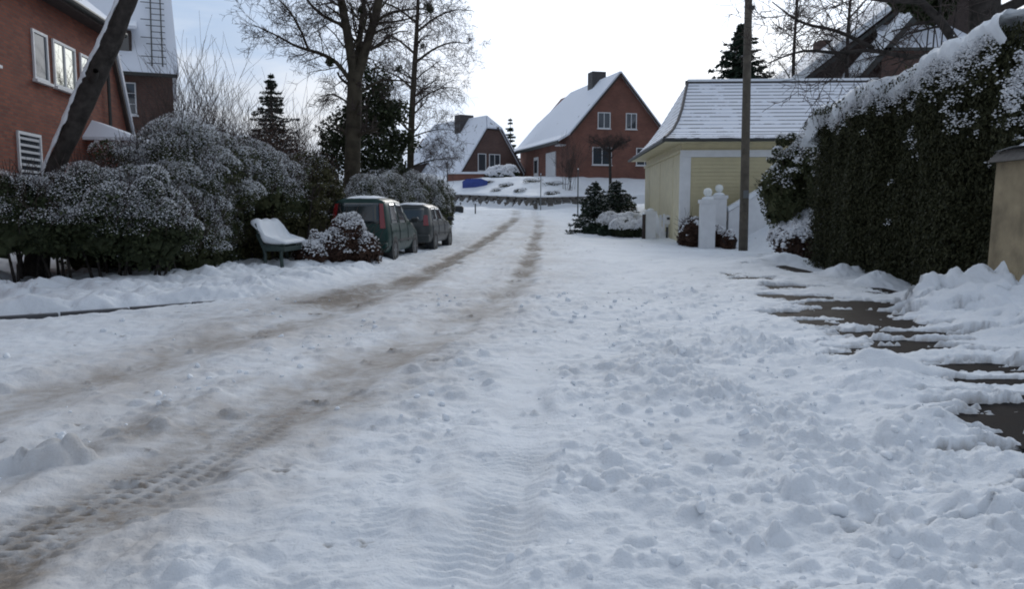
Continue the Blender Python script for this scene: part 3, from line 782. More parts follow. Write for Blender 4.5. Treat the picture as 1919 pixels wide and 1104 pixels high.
def far_house_two():
    root = thing('gabled_house', 'smaller far house with patchy snow roof and wide chimney, left of the brick gable', 'house', (-4.95, 77.2, 4.7), R(35))
    Wd, L, ev, ap, cl = 7.4, 12.5, .6, 6.0, 4.75
    sl = (ap - ev) / (Wd / 2)
    cxl = Wd / 2 - (ap - cl) / sl; cxr = Wd / 2 + (ap - cl) / sl
    MB().prism([(0, 0, -1.5), (Wd, 0, -1.5), (Wd, 0, ev), (cxr, 0, cl), (cxl, 0, cl), (0, 0, ev)], (0, L, 0)).build('wall', M['brick_dark'], root)
    def zr(x): return ap - abs(x - Wd / 2) * sl + .06
    rf = MB().prism([(-.5, -.35, zr(-.5)), (-.5, L + .3, zr(-.5)), (Wd / 2, L - 1.2, zr(Wd / 2)), (Wd / 2, 1.0, zr(Wd / 2)), (cxl, -.35, zr(cxl))], (-.05, 0, .16)).build('roof', M['roof_snow_worn'], root)
    MB().prism([(Wd + .5, -.35, zr(-.5)), (cxr, -.35, zr(cxl)), (Wd / 2 + .005, 1.0, zr(Wd / 2)), (Wd / 2 + .005, L - 1.2, zr(Wd / 2)), (Wd + .5, L + .3, zr(-.5))], (.05, 0, .16)).build('right_slope', M['roof_snow_worn'], rf)
    MB().prism([(cxl, -.36, zr(cxl)), (cxr, -.36, zr(cxl)), (Wd / 2, .99, zr(Wd / 2))], (0, -.05, .14)).build('half_hip', M['roof_snow_worn'], rf)
    v = MB(); v.prism([(cxl, -.40, zr(cxl)), (-.5, -.40, zr(-.5)), (-.5, -.40, zr(-.5) - .2), (cxl, -.40, zr(cxl) - .2)], (0, .045, 0))
    v.prism([(cxr, -.40, zr(cxl)), (cxr, -.40, zr(cxl) - .2), (Wd + .5, -.40, zr(-.5) - .2), (Wd + .5, -.40, zr(-.5))], (0, .045, 0)); v.build('verge_board', M['timber'], root)
    MB().box(2.6, 4.2, 4.2, 5.3, 3.0, 6.55).build('chimney', M['tile_dark'], rf)
    d = MB().prism([(-1.6, 7.5, -.3), (-1.6, 7.5, 1.2), (.9, 7.5, 1.9), (.9, 7.5, -.3)], (0, 3.4, 0)).build('side_dormer', M['timber'], rf)
    MB().prism([(-1.9, 7.2, 1.15), (1.2, 7.2, 2.05), (1.2, 11.2, 2.05), (-1.9, 11.2, 1.15)], (0, 0, .15)).build('dormer_roof', M['roof_snow'], d)
    add_window(root, (2.0, 0, .7), (1, 0, 0), (0, -1, 0), .95, 1.7, M['glass'], 1)
    add_window(root, (3.3, 0, .7), (1, 0, 0), (0, -1, 0), 1.3, 1.7, M['glass'], 2)
    MB().box(1.7, 4.9, -1.1, -.003, -.15, .05).build('balcony', M['white_paint'], root)
    return root
far_house_two()

# --- cream garage with hipped, tiled roof in courses
def garage():
    root = thing('garage', 'cream boarded garage with a broad snowy tiled hip roof beside the pole', 'garage', (6.4, 30.6, 1.2), R(-2.5))
    X1, Y1 = 14.5, 11.0; ev = 2.95      # walls from 0,0 ; eave height above 1.2
    gz0 = -.9
    # walls: body and boards on the street side and the front
    MB().box(.02, X1, .02, Y1, gz0, ev).build('wall', M['cream'], root)
    yb = .0
    k = 0
    while yb < Y1 - .01:
        MB().box(-.03 if k % 2 else -.022, .015, yb + .012, min(Y1, yb + 1.82), gz0, 2.55).build('wall_panel', M['cream'], root); yb += 1.835; k += 1
    MB().box(-.10, .012, -.05, Y1, 2.55, 2.66).build('trim_rail', M['cream2'], root)
    # white door frame
    fr = MB(); fr.box(-.06, .34, -.10, .015, gz0, 2.40); fr.box(5.4, 5.75, -.10, .015, gz0, 2.40); fr.box(-.06, 5.75, -.13, .012, 2.40, 2.66)
    fr.build('door_frame', M['white_paint'], root)
    dr = MB().box(.34, 5.4, -.02, .01, .0, 2.40).build('garage_door', M['cream2'], root)
    for i in range(17):
        MB().box(.35, 5.39, -.045, -.015, .01 + i * .141, .01 + i * .141 + .128).build('slat', M['cream2'], dr)
    MB().box(5.76, X1, -.05, .012, 2.45, ev).build('fascia', M['cream'], root)
    # roof: eave rectangle at overhang, bell-cast profile
    ox = .75; oy = .75
    ex0, ey0, ey1 = -ox, -oy, Y1 + oy
    ym = Y1 / 2
    H = 2.95
    prof = [(0, 0), (.10, .055), (.22, .15), (.36, .29), (1.0, 1.0)]      # run fraction, rise fraction on the front
    profh = [(0, 0), (.22, .10), (.40, .24), (.58, .42), (1.0, 1.0)]
    hipx = 1.85
    def front_y(r): return ey0 + (ym - ey0) * np.interp(r, [p[1] for p in prof], [p[0] for p in prof])
    def back_y(r): return ey1 + (ym - ey1) * np.interp(r, [p[1] for p in prof], [p[0] for p in prof])
    def hip_x(r): return ex0 + hipx * np.interp(r, [p[1] for p in profh], [p[0] for p in profh])
    zz = lambda r: ev + .05 + H * r
    core = MB(); rs = [0, .055, .15, .29, .42, 1.0]
    V = []; F = []
    for r in rs:
        V += [(hip_x(r), front_y(r), zz(r)), (X1 + .4, front_y(r), zz(r)), (X1 + .4, back_y(r), zz(r)), (hip_x(r), back_y(r), zz(r))]
    for i in range(len(rs) - 1):
        b = i * 4
        for q in range(4): F.append((b + q, b + (q + 1) % 4, b + 4 + (q + 1) % 4, b + 4 + q))
    F.append((3, 2, 1, 0)); F.append((len(V) - 4, len(V) - 3, len(V) - 2, len(V) - 1))
    rf = mesh('roof', V, F, M['tile_dark'], root)
    N = 17
    rv = np.interp(np.linspace(0, 1, N + 1), [0, .16, 1], [0, .09, 1])
    for i in range(N):
        r0, r1 = rv[i], rv[i + 1]
        lo, up = .068, .046
        # front course: snow on the top face, dark tile on the lip
        y0, y1, z0, z1 = front_y(r0) - .02, front_y(r1), zz(r0), zz(r1)
        h0, h1 = hip_x(r0), hip_x(r1)
        V = [(h0, y0, z0 + .01), (X1 + .4, y0, z0 + .01), (X1 + .4, y0, z0 + lo), (h0, y0, z0 + lo), (X1 + .4, y1, z1 + up), (h1, y1, z1 + up)]
        mesh('tile_course', V, [(0, 1, 2, 3), (3, 2, 4, 5)], [M['tile_lip'], M['roof_snow']], rf, mi=[0, 1])
        b0, b1 = back_y(r0), back_y(r1)
        V = [(h0 - .02, b0, z0 + .01), (h0 - .02, y0, z0 + .01), (h0 - .02, y0, z0 + lo), (h0 - .02, b0, z0 + lo), (h1 - .02, y1, z1 + up), (h1 - .02, b1, z1 + up)]
        mesh('tile_course', V, [(0, 1, 2, 3), (3, 2, 4, 5)], [M['tile_lip'], M['roof_snow']], rf, mi=[0, 1])
    MB().tube([(hip_x(r) - .01, front_y(r), zz(r) + .07) for r in (0, .06, .15, .3, .5, 1)], .06, 6).build('hip_ridge', M['tile_dark'], rf)
    t = MB(); t.tube([(hip_x(1) - .1, ym, zz(1) + .05), (X1 + .4, ym, zz(1) + .05)], .10, 8); t.build('ridge', M['tile_dark'], rf)
    MB().box(hip_x(1), X1 + .4, ym - .12, ym + .12, zz(1) + .09, zz(1) + .19).build('ridge_snow', M['snow'], rf)
    MB().box(ex0 + .02, X1 + .3, ey0 - .10, ey0 + .02, ev - .03, ev + .07).build('gutter', M['dark_trim'], root)
    MB().box(ex0 - .10, ex0 + .02, ey0 - .10, ey1, ev - .035, ev + .068).build('gutter', M['dark_trim'], root)
    MB().box(ex0 + .05, X1, ey0 + .03, ey1 - .1, ev - .02, ev + .03).build('soffit', M['cream'], root)
    ap = MB(); ap.box(.4, 5.3, -.9, -.2, -.1, .02); ap.build('threshold', M['stone'], root)
    return root
garage()

# --- steep dark-roofed house upper right
def right_house():
    root = thing('timber_house', 'dark steep-gabled house with snowy verges rising behind the garage roof', 'house', (16.8, 50.0, 1.2), R(0))
    Z = lambda z: z - 1.2
    gx, gzt = 9.0, Z(16.0)
    el = Z(9.3)
    MB().prism([(0.6, 0, 0), (17.4, 0, 0), (17.4, 0, el), (gx, 0, gzt - .35), (.6, 0, el)], (0, 9, 0)).build('wall', M['timber'], root)
    rf = MB().prism([(0, -.9, Z(9.2)), (gx, -.9, gzt), (gx, 9.3, gzt), (0, 9.3, Z(9.2))], (-.12, 0, .22)).build('roof', M['roof_snow'], root)
    MB().prism([(gx + .005, -.9, gzt), (18, -.9, Z(9.2)), (18, 9.3, Z(9.2)), (gx + .005, 9.3, gzt)], (.12, 0, .22)).build('right_slope', M['roof_snow_worn'], rf)
    MB().prism([(.12, -1.0, Z(9.05)), (gx + .02, -1.0, gzt - .02), (gx + .02, -1.0, gzt + .25), (-.10, -1.0, Z(9.42))], (0, .09, 0)).build('verge_snow', M['snow'], rf)
    MB().prism([(.75, -1.06, Z(9.2)), (gx, -1.06, gzt - .55), (gx, -1.06, gzt - .30), (.45, -1.06, Z(9.2))], (0, .05, 0)).build('verge_board', M['dark_trim'], rf)
    # projecting brick wing with its own snowy verge and pent roof
    MB().prism([(4.6, -2.5, 0), (9.9, -2.5, 0), (9.9, -2.5, Z(11.0)), (4.6, -2.5, Z(11.0))], (0, 2.49, 0)).build('wing_wall', M['brick_dark'], root)
    pr = MB().prism([(4.3, -2.9, Z(10.85)), (10.6, -2.9, Z(10.85)), (9.6, -.2, Z(12.6)), (5.2, -.2, Z(12.6))], (0, .06, .18)).build('wing_roof', M['roof_snow'], root)
    MB().box(4.25, 10.65, -3.0, -2.88, Z(10.72), Z(10.9)).build('gutter', M['dark_trim'], pr)
    MB().prism([(2.6, -3.05, Z(9.3)), (3.15, -3.05, Z(9.3)), (7.3, -3.05, Z(14.1)), (7.0, -3.05, Z(14.2))], (0, 2.0, 0)).build('wing_verge_snow', M['snow'], pr)
    MB().prism([(3.17, -3.0, Z(9.3)), (3.6, -3.0, Z(9.3)), (7.5, -3.0, Z(13.8)), (7.31, -3.0, Z(14.1))], (0, 1.9, 0)).build('wing_verge_board', M['dark_trim'], pr)
    MB().box(3.4, 5.0, 4.0, 5.2, Z(11.2), Z(12.75)).build('chimney', M['brick_dark'], rf)
    return root
right_house()

# ------------------------------------------------------------------ walls, posts, small street things
def retaining_wall():
    root = thing('retaining_wall', 'low dark stone retaining wall across the end of the street', 'wall', (0, 58, 1.6))
    rg = np.random.default_rng(21)
    xs = -5.2
    core = []
    lx = np.arange(-5.4, 9.01, .6)
    ctr = [(x, float(wall_line(x)) + .38) for x in lx]
    m = MB()
    for i in range(len(ctr) - 1):
        (xa, ya), (xb, yb2) = ctr[i], ctr[i + 1]
        za, zb = float(gz(ya)), float(gz(yb2))
        m.add([(xa, ya - 58, za - 2.0), (xb, yb2 - 58, zb - 2.0), (xb, yb2 - 58, zb - 1.6 + .82), (xa, ya - 58, za - 1.6 + .82),
               (xa, ya - 57.7, za - 2.0), (xb, yb2 - 57.7, zb - 2.0), (xb, yb2 - 57.7, zb - 1.6 + .82), (xa, ya - 57.7, za - 1.6 + .82)],
              [(0, 1, 2, 3), (3, 2, 6, 7), (5, 4, 7, 6)])
    m.build('wall_core', M['stone'], root)
    unit = None
    for row in range(4):
        x = -5.3 + row * .2
        while x < 8.8:
            wdt = rg.uniform(.45, .85); xm = x + wdt / 2
            ym = float(wall_line(xm)) + .33
            s0 = float(wall_line(xm + .1)) - float(wall_line(xm - .1))
            if unit is None:
                V = []
                for sx in (-1, 1):
                    for sy in (-1, 1):
                        for sz in (-1, 1): V.append((sx * .5, sy * .12, sz * .5))
                unit = MB().box(-.47, .47, -.12, .12, -.45, .45).build('stone', M['stone'], root)
                bv = unit.modifiers.new('b', 'BEVEL'); bv.width = .06; bv.segments = 1
                o = unit
            else:
                o = bpy.data.objects.new('stone', unit.data); C.objects.link(o); o.parent = root
            o.location = (xm, ym - 58 + rg.uniform(-.03, .03), float(gz(ym)) - 1.6 + .10 + row * .21)
            o.scale = (wdt, 1, .21); o.rotation_euler = (0, 0, math.atan2(s0, .2))
            x += wdt
    sn = []
    Vv, Ff = [], []
    for i, (xa, ya) in enumerate(ctr):
        z = float(gz(ya)) - 1.6 + .82
        Vv += [(xa, ya - 58 - .12, z), (xa, ya - 58 - .08, z + .09 + .03 * math.sin(i * 1.7)), (xa, ya - 58 + .5, z + .14 + .03 * math.sin(i))]
        if i: Ff += [((i - 1) * 3, i * 3, i * 3 + 1, (i - 1) * 3 + 1), ((i - 1) * 3 + 1, i * 3 + 1, i * 3 + 2, (i - 1) * 3 + 2)]
    mesh('snow_cap', Vv, Ff, M['snow'], root, True)
retaining_wall()

def pole():
    root = thing('utility_pole', 'tall weathered wooden pole standing in the snow by the white pillar', 'pole', (7.62, 26.4, 0.1))
    m = MB(); m.tube([(0, 0, 0), (-.01, 0, 2), (-.04, 0, 5), (-.08, 0, 9.5)], [.150, .142, .13, .115], 14); m.build('shaft', M['wood_pole'], root, True)
    MB().box(-.09, .09, -.162, -.147, 1.9, 2.15).build('number_plate', M['metal'], root)
    b = MB(); b.tube([(0, 0, 7.9), (0, 0, 8.0)], .15, 12); b.build('iron_band', M['dark_trim'], root)
    return root
pole()

def white_pillar(loc, w, h, label, ball=True):
    root = thing('gate_pillar', label, 'pillar', loc, R(-6), 'white gate pillars')
    MB().box(-w / 2, w / 2, -w / 2, w / 2, -.4, h - .12).build('shaft', M['white_paint'], root)
    MB().box(-w / 2 - .04, w / 2 + .04, -w / 2 - .04, w / 2 + .04, h - .12, h).build('cap', M['white_paint'], root)
    c = MB(); c.lathe((0, 0, h), [(w * .42, 0), (w * .40, .05), (w * .25, .10), (w * .05, .12)], 14); c.build('snow_cap', M['snow'], root, True)
    if ball:
        b = MB(); b.lathe((0, 0, h), [(.05, .02), (.05, .12), (.11, .15), (.145, .22), (.15, .28), (.12, .36), (.05, .40)], 16); b.build('ball_lamp', M['lamp_white'], root, True)
    return root
white_pillar((6.75, 27.8, .35), .50, 1.62, 'front white gate pillar with ball top, left of the wooden pole')
white_pillar((7.60, 29.6, .60), .50, 1.55, 'rear white gate pillar with a round lamp, half hidden behind the front one')
white_pillar((5.75, 33.4, .42), .42, 1.15, 'short white gate pillar with snow cap at the left end of the clipped hedge', False)

def side_gate():
    root = thing('garden_gate', 'white wooden garden gate with a dark letter slot, before the cream garage', 'gate', (6.0, 33.2, .42), R(-8))
    for i in range(6):
        x = .08 + i * .14
        MB().box(x, x + .10, -.02, .02, -.2, 1.0 + (.04 if i % 2 else 0)).build('picket', M['white_paint'], root)
    MB().box(.06, .94, .021, .06, .2, .30).build('rail', M['white_paint'], root)
    MB().box(.06, .94, .021, .06, .78, .88).build('rail', M['white_paint'], root)
    b = MB().box(.30, .78, -.16, -.025, .62, .98).build('letter_box', M['white_paint'], root)
    MB().box(.38, .66, -.168, -.155, .80, .90).build('slot', M['plastic_black'], b)
    MB().box(.36, .44, -.05, -.022, -.15, .5).build('dark_bar', M['dark_trim'], root)
    p = MB().box(.95, 1.15, -.1, .1, -.3, 1.12).build('gate_post', M['white_paint'], root)
    return root
side_gate()

def simple_post(loc, h, r, mat, label, name='marker_post', cat='post', group=None, snow=True):
    root = thing(name, label, cat, loc, 0, group)
    m = MB(); m.tube([(0, 0, -.3), (0, 0, h)], [r, r * .9], 8); m.build('shaft', mat, root, True)
    if snow:
        c = MB(); c.lathe((0, 0, h), [(r * 1.1, -.01), (r * 1.05, .04), (r * .4, .07)], 8); c.build('snow_cap', M['snow'], root, True)
    return root
simple_post((5.45, 33.2, .4), 1.05, .075, M['timber'], 'dark wooden fence post left of the short white pillar')
simple_post((-2.35, 51.6, 1.3), .75, .045, M['dark_trim'], 'thin dark marker post at the left of the street end, right one of two', group='marker posts at the street end')
simple_post((-3.35, 52.5, 1.35), .8, .045, M['dark_trim'], 'thin dark marker post beside the dark bin at the street end', group='marker posts at the street end')
simple_post((2.05, 57.6, 1.66), 2.5, .035, M['metal'], 'slim pale pole in front of the stone wall at the street end', 'slim_pole', 'pole')
simple_post((4.3, 52.6, 1.36), 2.9, .04, M['dark_trim'], 'slim dark pole at the right end of the stone wall', 'slim_pole', 'pole')
simple_post((-3.2, 40.0, .6), 3.3, .03, M['dark_trim'], 'slim dark pole behind the snowy hedge past the cars', 'slim_pole', 'pole')

def stair_wall():
    root = thing('garden_parapet', 'sloping white parapet with thick snow rising right behind the gate pillars', 'wall', (7.9, 29.3, .6))
    MB().prism([(0, 0, -.2), (2.2, 0, -.2), (2.2, 0, 1.95), (1.4, 0, 1.78), (0, 0, .95)], (0, .28, 0)).build('wall', M['white_paint'], root)
    MB().prism([(-.03, -.05, .96), (1.4, -.05, 1.79), (2.2, -.05, 1.96), (2.2, -.05, 2.12), (1.35, -.05, 1.95), (-.03, -.05, 1.12)], (0, .38, 0)).build('snow_cap', M['snow'], root)
stair_wall()

def stucco_pillar():
    root = thing('gate_pillar', 'weathered ochre plastered gate pillar with snow cap at the right edge', 'pillar', (7.55, 11.55, .05))
    MB().prism([(-.52, -.45, -.2), (.9, -.45, -.2), (.9, -.45, 2.25), (-.46, -.45, 2.25)], (0, .75, 0)).build('shaft', M['stucco'], root)
    MB().prism([(-.56, -.52, 2.252), (.95, -.52, 2.252), (.95, -.52, 2.42), (-.40, -.52, 2.42)], (0, .9, 0)).build('cap', M['stone'], root)
    V, F = [], []
    n = 9
    for j in range(5):
        for i in range(n):
            x = -.50 + 1.4 * i / (n - 1); y = -.50 + .8 * j / 4
            e = min(1, 3.2 * min(i / (n - 1), j / 4, 1 - j / 4) + .0)
            V.append((x, y, 2.425 + .13 * e + .03 * math.sin(i * 2.3 + j)))
    F = [(j * n + i, j * n + i + 1, (j + 1) * n + i + 1, (j + 1) * n + i) for j in range(4) for i in range(n - 1)]
    mesh('snow_cap', V, F, M['snow'], root, True)
    b = MB().box(-.10, .5, -.60, -.453, 1.05, 1.62).build('letter_box', M['red_paint'], root)
    MB().box(-.22, .6, -.78, -.452, .66, .73).build('stone_ledge', M['stone'], root)
    V, F = [], []
    for j in range(7):
        for i in range(13):
            u, v = i / 12, j / 6; e = (max(0, 1 - (2 * u - 1) ** 2) ** .5) * (max(0, 1 - (2 * v - 1) ** 2) ** .5)
            V.append((-.22 + .82 * u, -.80 + .34 * v, .725 + .26 * e * (1 - .35 * u) + .03 * math.sin(i * 1.9 + j)))
    F = [(j * 13 + i, j * 13 + i + 1, (j + 1) * 13 + i + 1, (j + 1) * 13 + i) for j in range(6) for i in range(12)]
    mesh('ledge_snow', V, F, M['snow'], root, True)
stucco_pillar()

# small things by the street end
def bin_():
    root = thing('street_bin', 'low dark box-shaped bin with snow on top at the street end', 'bin', (-3.75, 52.4, 1.32))
    MB().prism([(-.55, -.35, -.1), (.55, -.35, -.1), (.6, -.4, .45), (-.6, -.4, .45)], (0, .7, 0)).build('body', M['plastic_black'], root)
    MB().prism([(-.63, -.44, .452), (.63, -.44, .452), (.5, -.44, .56), (-.5, -.44, .56)], (0, .85, 0)).build('lid', M['dark_trim'], root)
    MB().prism([(-.5, -.42, .563), (.5, -.42, .563), (.42, -.42, .64), (-.42, -.42, .64)], (0, .8, 0)).build('snow_cap', M['snow'], root)
bin_()
def tarp():
    root = thing('covered_stack', 'bulky stack under a blue tarpaulin beyond the end of the street', 'tarpaulin', (-4.05, 66.2, 3.1))
    MB().prism([(0, 0, .25), (2.0, 0, .25), (2.05, 0, .9), (1.5, 0, 1.12), (.3, 0, 1.08), (-.03, 0, .85)], (0, 2.8, 0)).build('tarpaulin', M['tarp'], root)
    MB().box(.1, 1.9, .1, 2.6, -.3, .248).build('stack', M['timber'], root)
tarp()
def brick_low():
    root = thing('garden_wall', 'low red brick garden wall with snow in front of the far left house', 'wall', (-5.6, 70.0, 3.0))
    MB().box(0, 4.2, 0, .3, 0, 1.75).build('wall', M['brick_far'], root)
    MB().prism([(-.05, -.06, 1.752), (4.25, -.06, 1.752), (4.2, -.06, 1.93), (0, -.06, 1.93)], (0, .42, 0)).build('snow_cap', M['snow'], root)
brick_low()

# ------------------------------------------------------------------ foliage helpers
def diamonds(P, size, rg, aspect=.55, up=None, tilt=1.0, along=None):
    """one small diamond leaf for each point; up = preferred normal, tilt = how far it strays; along = preferred long axis"""
    n = len(P)
    size = np.broadcast_to(np.asarray(size, float), (n,))
    nr = rg.normal(0, 1, (n, 3)) * tilt
    if up is not None: nr = nr + up
    nr /= np.linalg.norm(nr, axis=1)[:, None] + 1e-9
    t = rg.normal(0, 1, (n, 3))
    if along is not None: t = t * .35 + along
    t -= nr * (t * nr).sum(1)[:, None]; t /= np.linalg.norm(t, axis=1)[:, None] + 1e-9
    b = np.cross(nr, t)
    s = size[:, None] * .5
    V = np.stack([P - t * s, P + b * s * aspect, P + t * s, P - b * s * aspect], 1).reshape(-1, 3)
    return V, np.arange(4 * n).reshape(n, 4)

def pebbles(P, size, rg):
    """little flattened snow lumps (octahedra)"""
    n = len(P); size = np.broadcast_to(np.asarray(size, float), (n,))
    base = np.array([(1, 0, 0), (0, 1, 0), (-1, 0, 0), (0, -1, 0), (0, 0, .75), (0, 0, -.5)])
    a = rg.uniform(0, 6.28, n); c, s = np.cos(a), np.sin(a)
    J = base[None] * (1 + rg.uniform(-.3, .3, (n, 6, 1))) * size[:, None, None]
    X = J[..., 0] * c[:, None] - J[..., 1] * s[:, None]; Y = J[..., 0] * s[:, None] + J[..., 1] * c[:, None]
    V = (np.stack([X, Y, J[..., 2]], -1) + P[:, None]).reshape(-1, 3)
    f = np.array([(0, 1, 4), (1, 2, 4), (2, 3, 4), (3, 0, 4), (1, 0, 5), (2, 1, 5), (3, 2, 5), (0, 3, 5)])
    return V, (np.arange(n)[:, None, None] * 6 + f[None]).reshape(-1, 3)

def blob_points(ells, n, rg, shell=.35, wfreq=1.6, wamp=.14, zmin=None):
    E = np.array(ells, float)          # cx cy cz rx ry rz
    vol = (E[:, 3] * E[:, 4] + E[:, 4] * E[:, 5] + E[:, 3] * E[:, 5]); pr = vol / vol.sum()
    k = rg.choice(len(E), size=int(n * 1.8), p=pr)
    d = rg.normal(0, 1, (len(k), 3)); d /= np.linalg.norm(d, axis=1)[:, None]
    rad = 1 - shell * rg.random(len(k)) ** 1.6
    cen, r = E[k, :3], E[k, 3:]
    lum = 1 + wamp * wob(cen + d * r, wfreq) + wamp * .6 * wob(cen + d * r, wfreq * 3.1, 2)
    P = cen + d * r * (rad * lum)[:, None]
    nr = d / r; nr /= np.linalg.norm(nr, axis=1)[:, None]
    keep = np.ones(len(P), bool)
    for j in (np.where(E[:, 3] > .45)[0] if len(E) > 12 else range(len(E))):
        q = (((P - E[j, :3]) / E[j, 3:]) ** 2).sum(1)
        keep &= ~((q < (1 - shell) ** 2 * .8) & (k != j))
    if zmin is not None: keep &= P[:, 2] > zmin
    P, nr, rad = P[keep][:n], nr[keep][:n], rad[keep][:n]
    return P, nr, rad

def clumpify(ells, n, rg, size=(.12, .36)):
    E = np.array(ells, float); out = [tuple(e) for e in E]
    ar = E[:, 3] * E[:, 5]; pr = ar / ar.sum()
    for i in range(n):
        e = E[rg.choice(len(E), p=pr)]; d = rg.normal(0, 1, 3); d[2] = abs(d[2]) * .9 - .25; d /= np.linalg.norm(d)
        c = e[:3] + d * e[3:] * rg.uniform(.82, 1.0); r = rg.uniform(*size) * min(1.0, e[3:].min() / .8)
        out.append((c[0], c[1], c[2], r * rg.uniform(.8, 1.3), r * rg.uniform(.8, 1.2), r * rg.uniform(.7, 1.1)))
    return out

def bush(name, label, cat, ells, mat, n=9000, leaf=.09, snow_n=2500, snow_s=.035, snow_thr=.25, snow_bias=1.0, seed=1, shell=.35, zmin=None, zfun=None, stems=10, group=None, wamp=.14, wfreq=1.6, snow_kind='flake', asp=.55, core=True, snow_clump=.0, clumps=0, sprigs=0):
    rg = np.random.default_rng(seed)
    core_e = np.array(ells, float)
    if clumps: ells = clumpify(ells, clumps, rg)
    E = np.array(ells, float)
    cx, cy = float(E[:, 0].mean()), float(E[:, 1].mean()); bz = float(base_z(cx, cy))
    root = thing(name, label, cat, (cx, cy, bz), 0, group)
    off = np.array([cx, cy, bz])
    P, nr, rad = blob_points(ells, n, rg, shell, wfreq, wamp, zmin)
    if zfun is not None:
        k = P[:, 2] > zfun(P); P, nr, rad = P[k], nr[k], rad[k]
    V, F = diamonds(P, leaf * rg.uniform(.6, 1.35, len(P)), rg, asp, nr * .6)
    if core:
        # dense inner leaf mass
        Pi, ni, _ = blob_points([(e[0], e[1], e[2], e[3] * .78, e[4] * .78, e[5] * .78) for e in core_e], n // 7, rg, .25, wfreq, wamp, zmin)
        if zfun is not None:
            k = Pi[:, 2] > zfun(Pi) + .1; Pi, ni = Pi[k], ni[k]
        V2, F2 = diamonds(Pi, leaf * 4.2, rg, .9, ni * 1.5)
        F2 = F2 + len(V); V = np.concatenate([V, V2]); F = np.concatenate([F, F2])
    mesh('foliage', V - off, F, mat, root)
    # snow lying on the upper leaves
    P, nr, rad = blob_points(ells, snow_n * 3, rg, .10, wfreq, wamp, zmin)
    if zfun is not None:
        k = P[:, 2] > zfun(P) + .15; P, nr = P[k], nr[k]
    prob = np.clip((nr[:, 2] - snow_thr) / (1 - snow_thr), 0, 1) ** .8 * snow_bias
    prob = prob * smooth(-.75 + snow_clump, .35 + snow_clump, wob(P, 2.7, 5) + .5 * wob(P, 7, 6))
    kk = rg.random(len(P)) < prob
    kk = np.where(kk)[0][:snow_n]; P, nr = P[kk], nr[kk]
    if len(P):
        if snow_kind == 'flake':
            V, F = diamonds(P + nr * .02 + np.array([0, 0, .015]), snow_s * 2 * rg.uniform(.6, 1.5, len(P)), rg, .7, nr * .5 + np.array([0, 0, 1.2]), .5)
            mesh('snow', V - off, F, M['snow_flake'], root)
        else:
            V, F = pebbles(P + np.array([0, 0, snow_s * .3]), snow_s * rg.uniform(.6, 1.6, len(P)), rg)
            mesh('snow', V - off, F, M['snow_flake'], root, True)
    if sprigs:
        Ps, ns_, _ = blob_points([tuple(e) for e in core_e], sprigs, rg, .1, wfreq, wamp, zmin)
        up_ = ns_[:, 2] > -.1; Ps, ns_ = Ps[up_], ns_[up_]
        SL = []
        for p_, n_ in zip(Ps, ns_):
            d_ = n_ * .6 + np.array([0, 0, .7]) + rg.normal(0, .35, 3); d_ /= np.linalg.norm(d_); l_ = rg.uniform(.12, .45)
            SL.append((np.array([p_ - d_ * .1, p_ + d_ * l_ * .5 + rg.normal(0, .02, 3), p_ + d_ * l_]) - off, [.007, .006, .004]))
        if SL: tubes('twigs', SL, M['twig'], root, 3)
    if stems:
        L = []
        for i in range(stems):
            e = core_e[rg.integers(len(core_e))]
            bx, by = e[0] + rg.uniform(-.6, .6) * e[3], e[1] + rg.uniform(-.6, .6) * e[4]
            tx, ty, tz = bx + rg.normal(0, .25), by + rg.normal(0, .25), e[2] + e[5] * rg.uniform(.1, .6)
            z0 = float(base_z(bx, by)) - .1
            L.append(([(bx, by, z0), ((bx * 2 + tx) / 3 + rg.normal(0, .05), (by * 2 + ty) / 3, z0 + (tz - z0) * .4), (tx, ty, tz)], [.035, .026, .012]))
        tubes('stems', [([tuple(np.array(p) - off) for p in pts], r) for pts, r in L], M['bark'], root, 5)
    return root

# branching bare trees
def grow(lines, p, d, L, r, lvl, top, rg, droop=0.0, kids=(5, 6, 5), spread=.75, wander=.16, sag=0.0):
    n = 5
    pts = [np.array(p, float)]; dd = np.array(d, float); dd /= np.linalg.norm(dd)
    for i in range(n):
        dd = dd + rg.normal(0, wander, 3) + np.array([0, 0, -droop * (i / n) * (1 if lvl >= 1 else .3) + .05])
        dd /= np.linalg.norm(dd); pts.append(pts[-1] + dd * L / n)
    rad = np.linspace(max(r, .006), max(r * .35, .0045), n + 1)
    lines[min(lvl, 3)].append((np.array(pts), rad))
    if lvl >= top: return
    for i in range(kids[min(lvl, len(kids) - 1)]):
        t = rg.uniform(.25, 1.0); j = int(t * n * .999); q = pts[j] + (pts[j + 1] - pts[j]) * (t * n - j)
        ax = pts[min(n, j + 1)] - pts[j]; ax = ax / (np.linalg.norm(ax) + 1e-9)
        side = rg.normal(0, 1, 3); side -= ax * side.dot(ax); side /= np.linalg.norm(side) + 1e-9
        nd = ax * (1 - spread * .6) + side * spread
        grow(lines, q, nd, L * rg.uniform(.42, .68), max(.0035, rad[j] * .5), lvl + 1, top, rg, droop, kids, spread, wander)

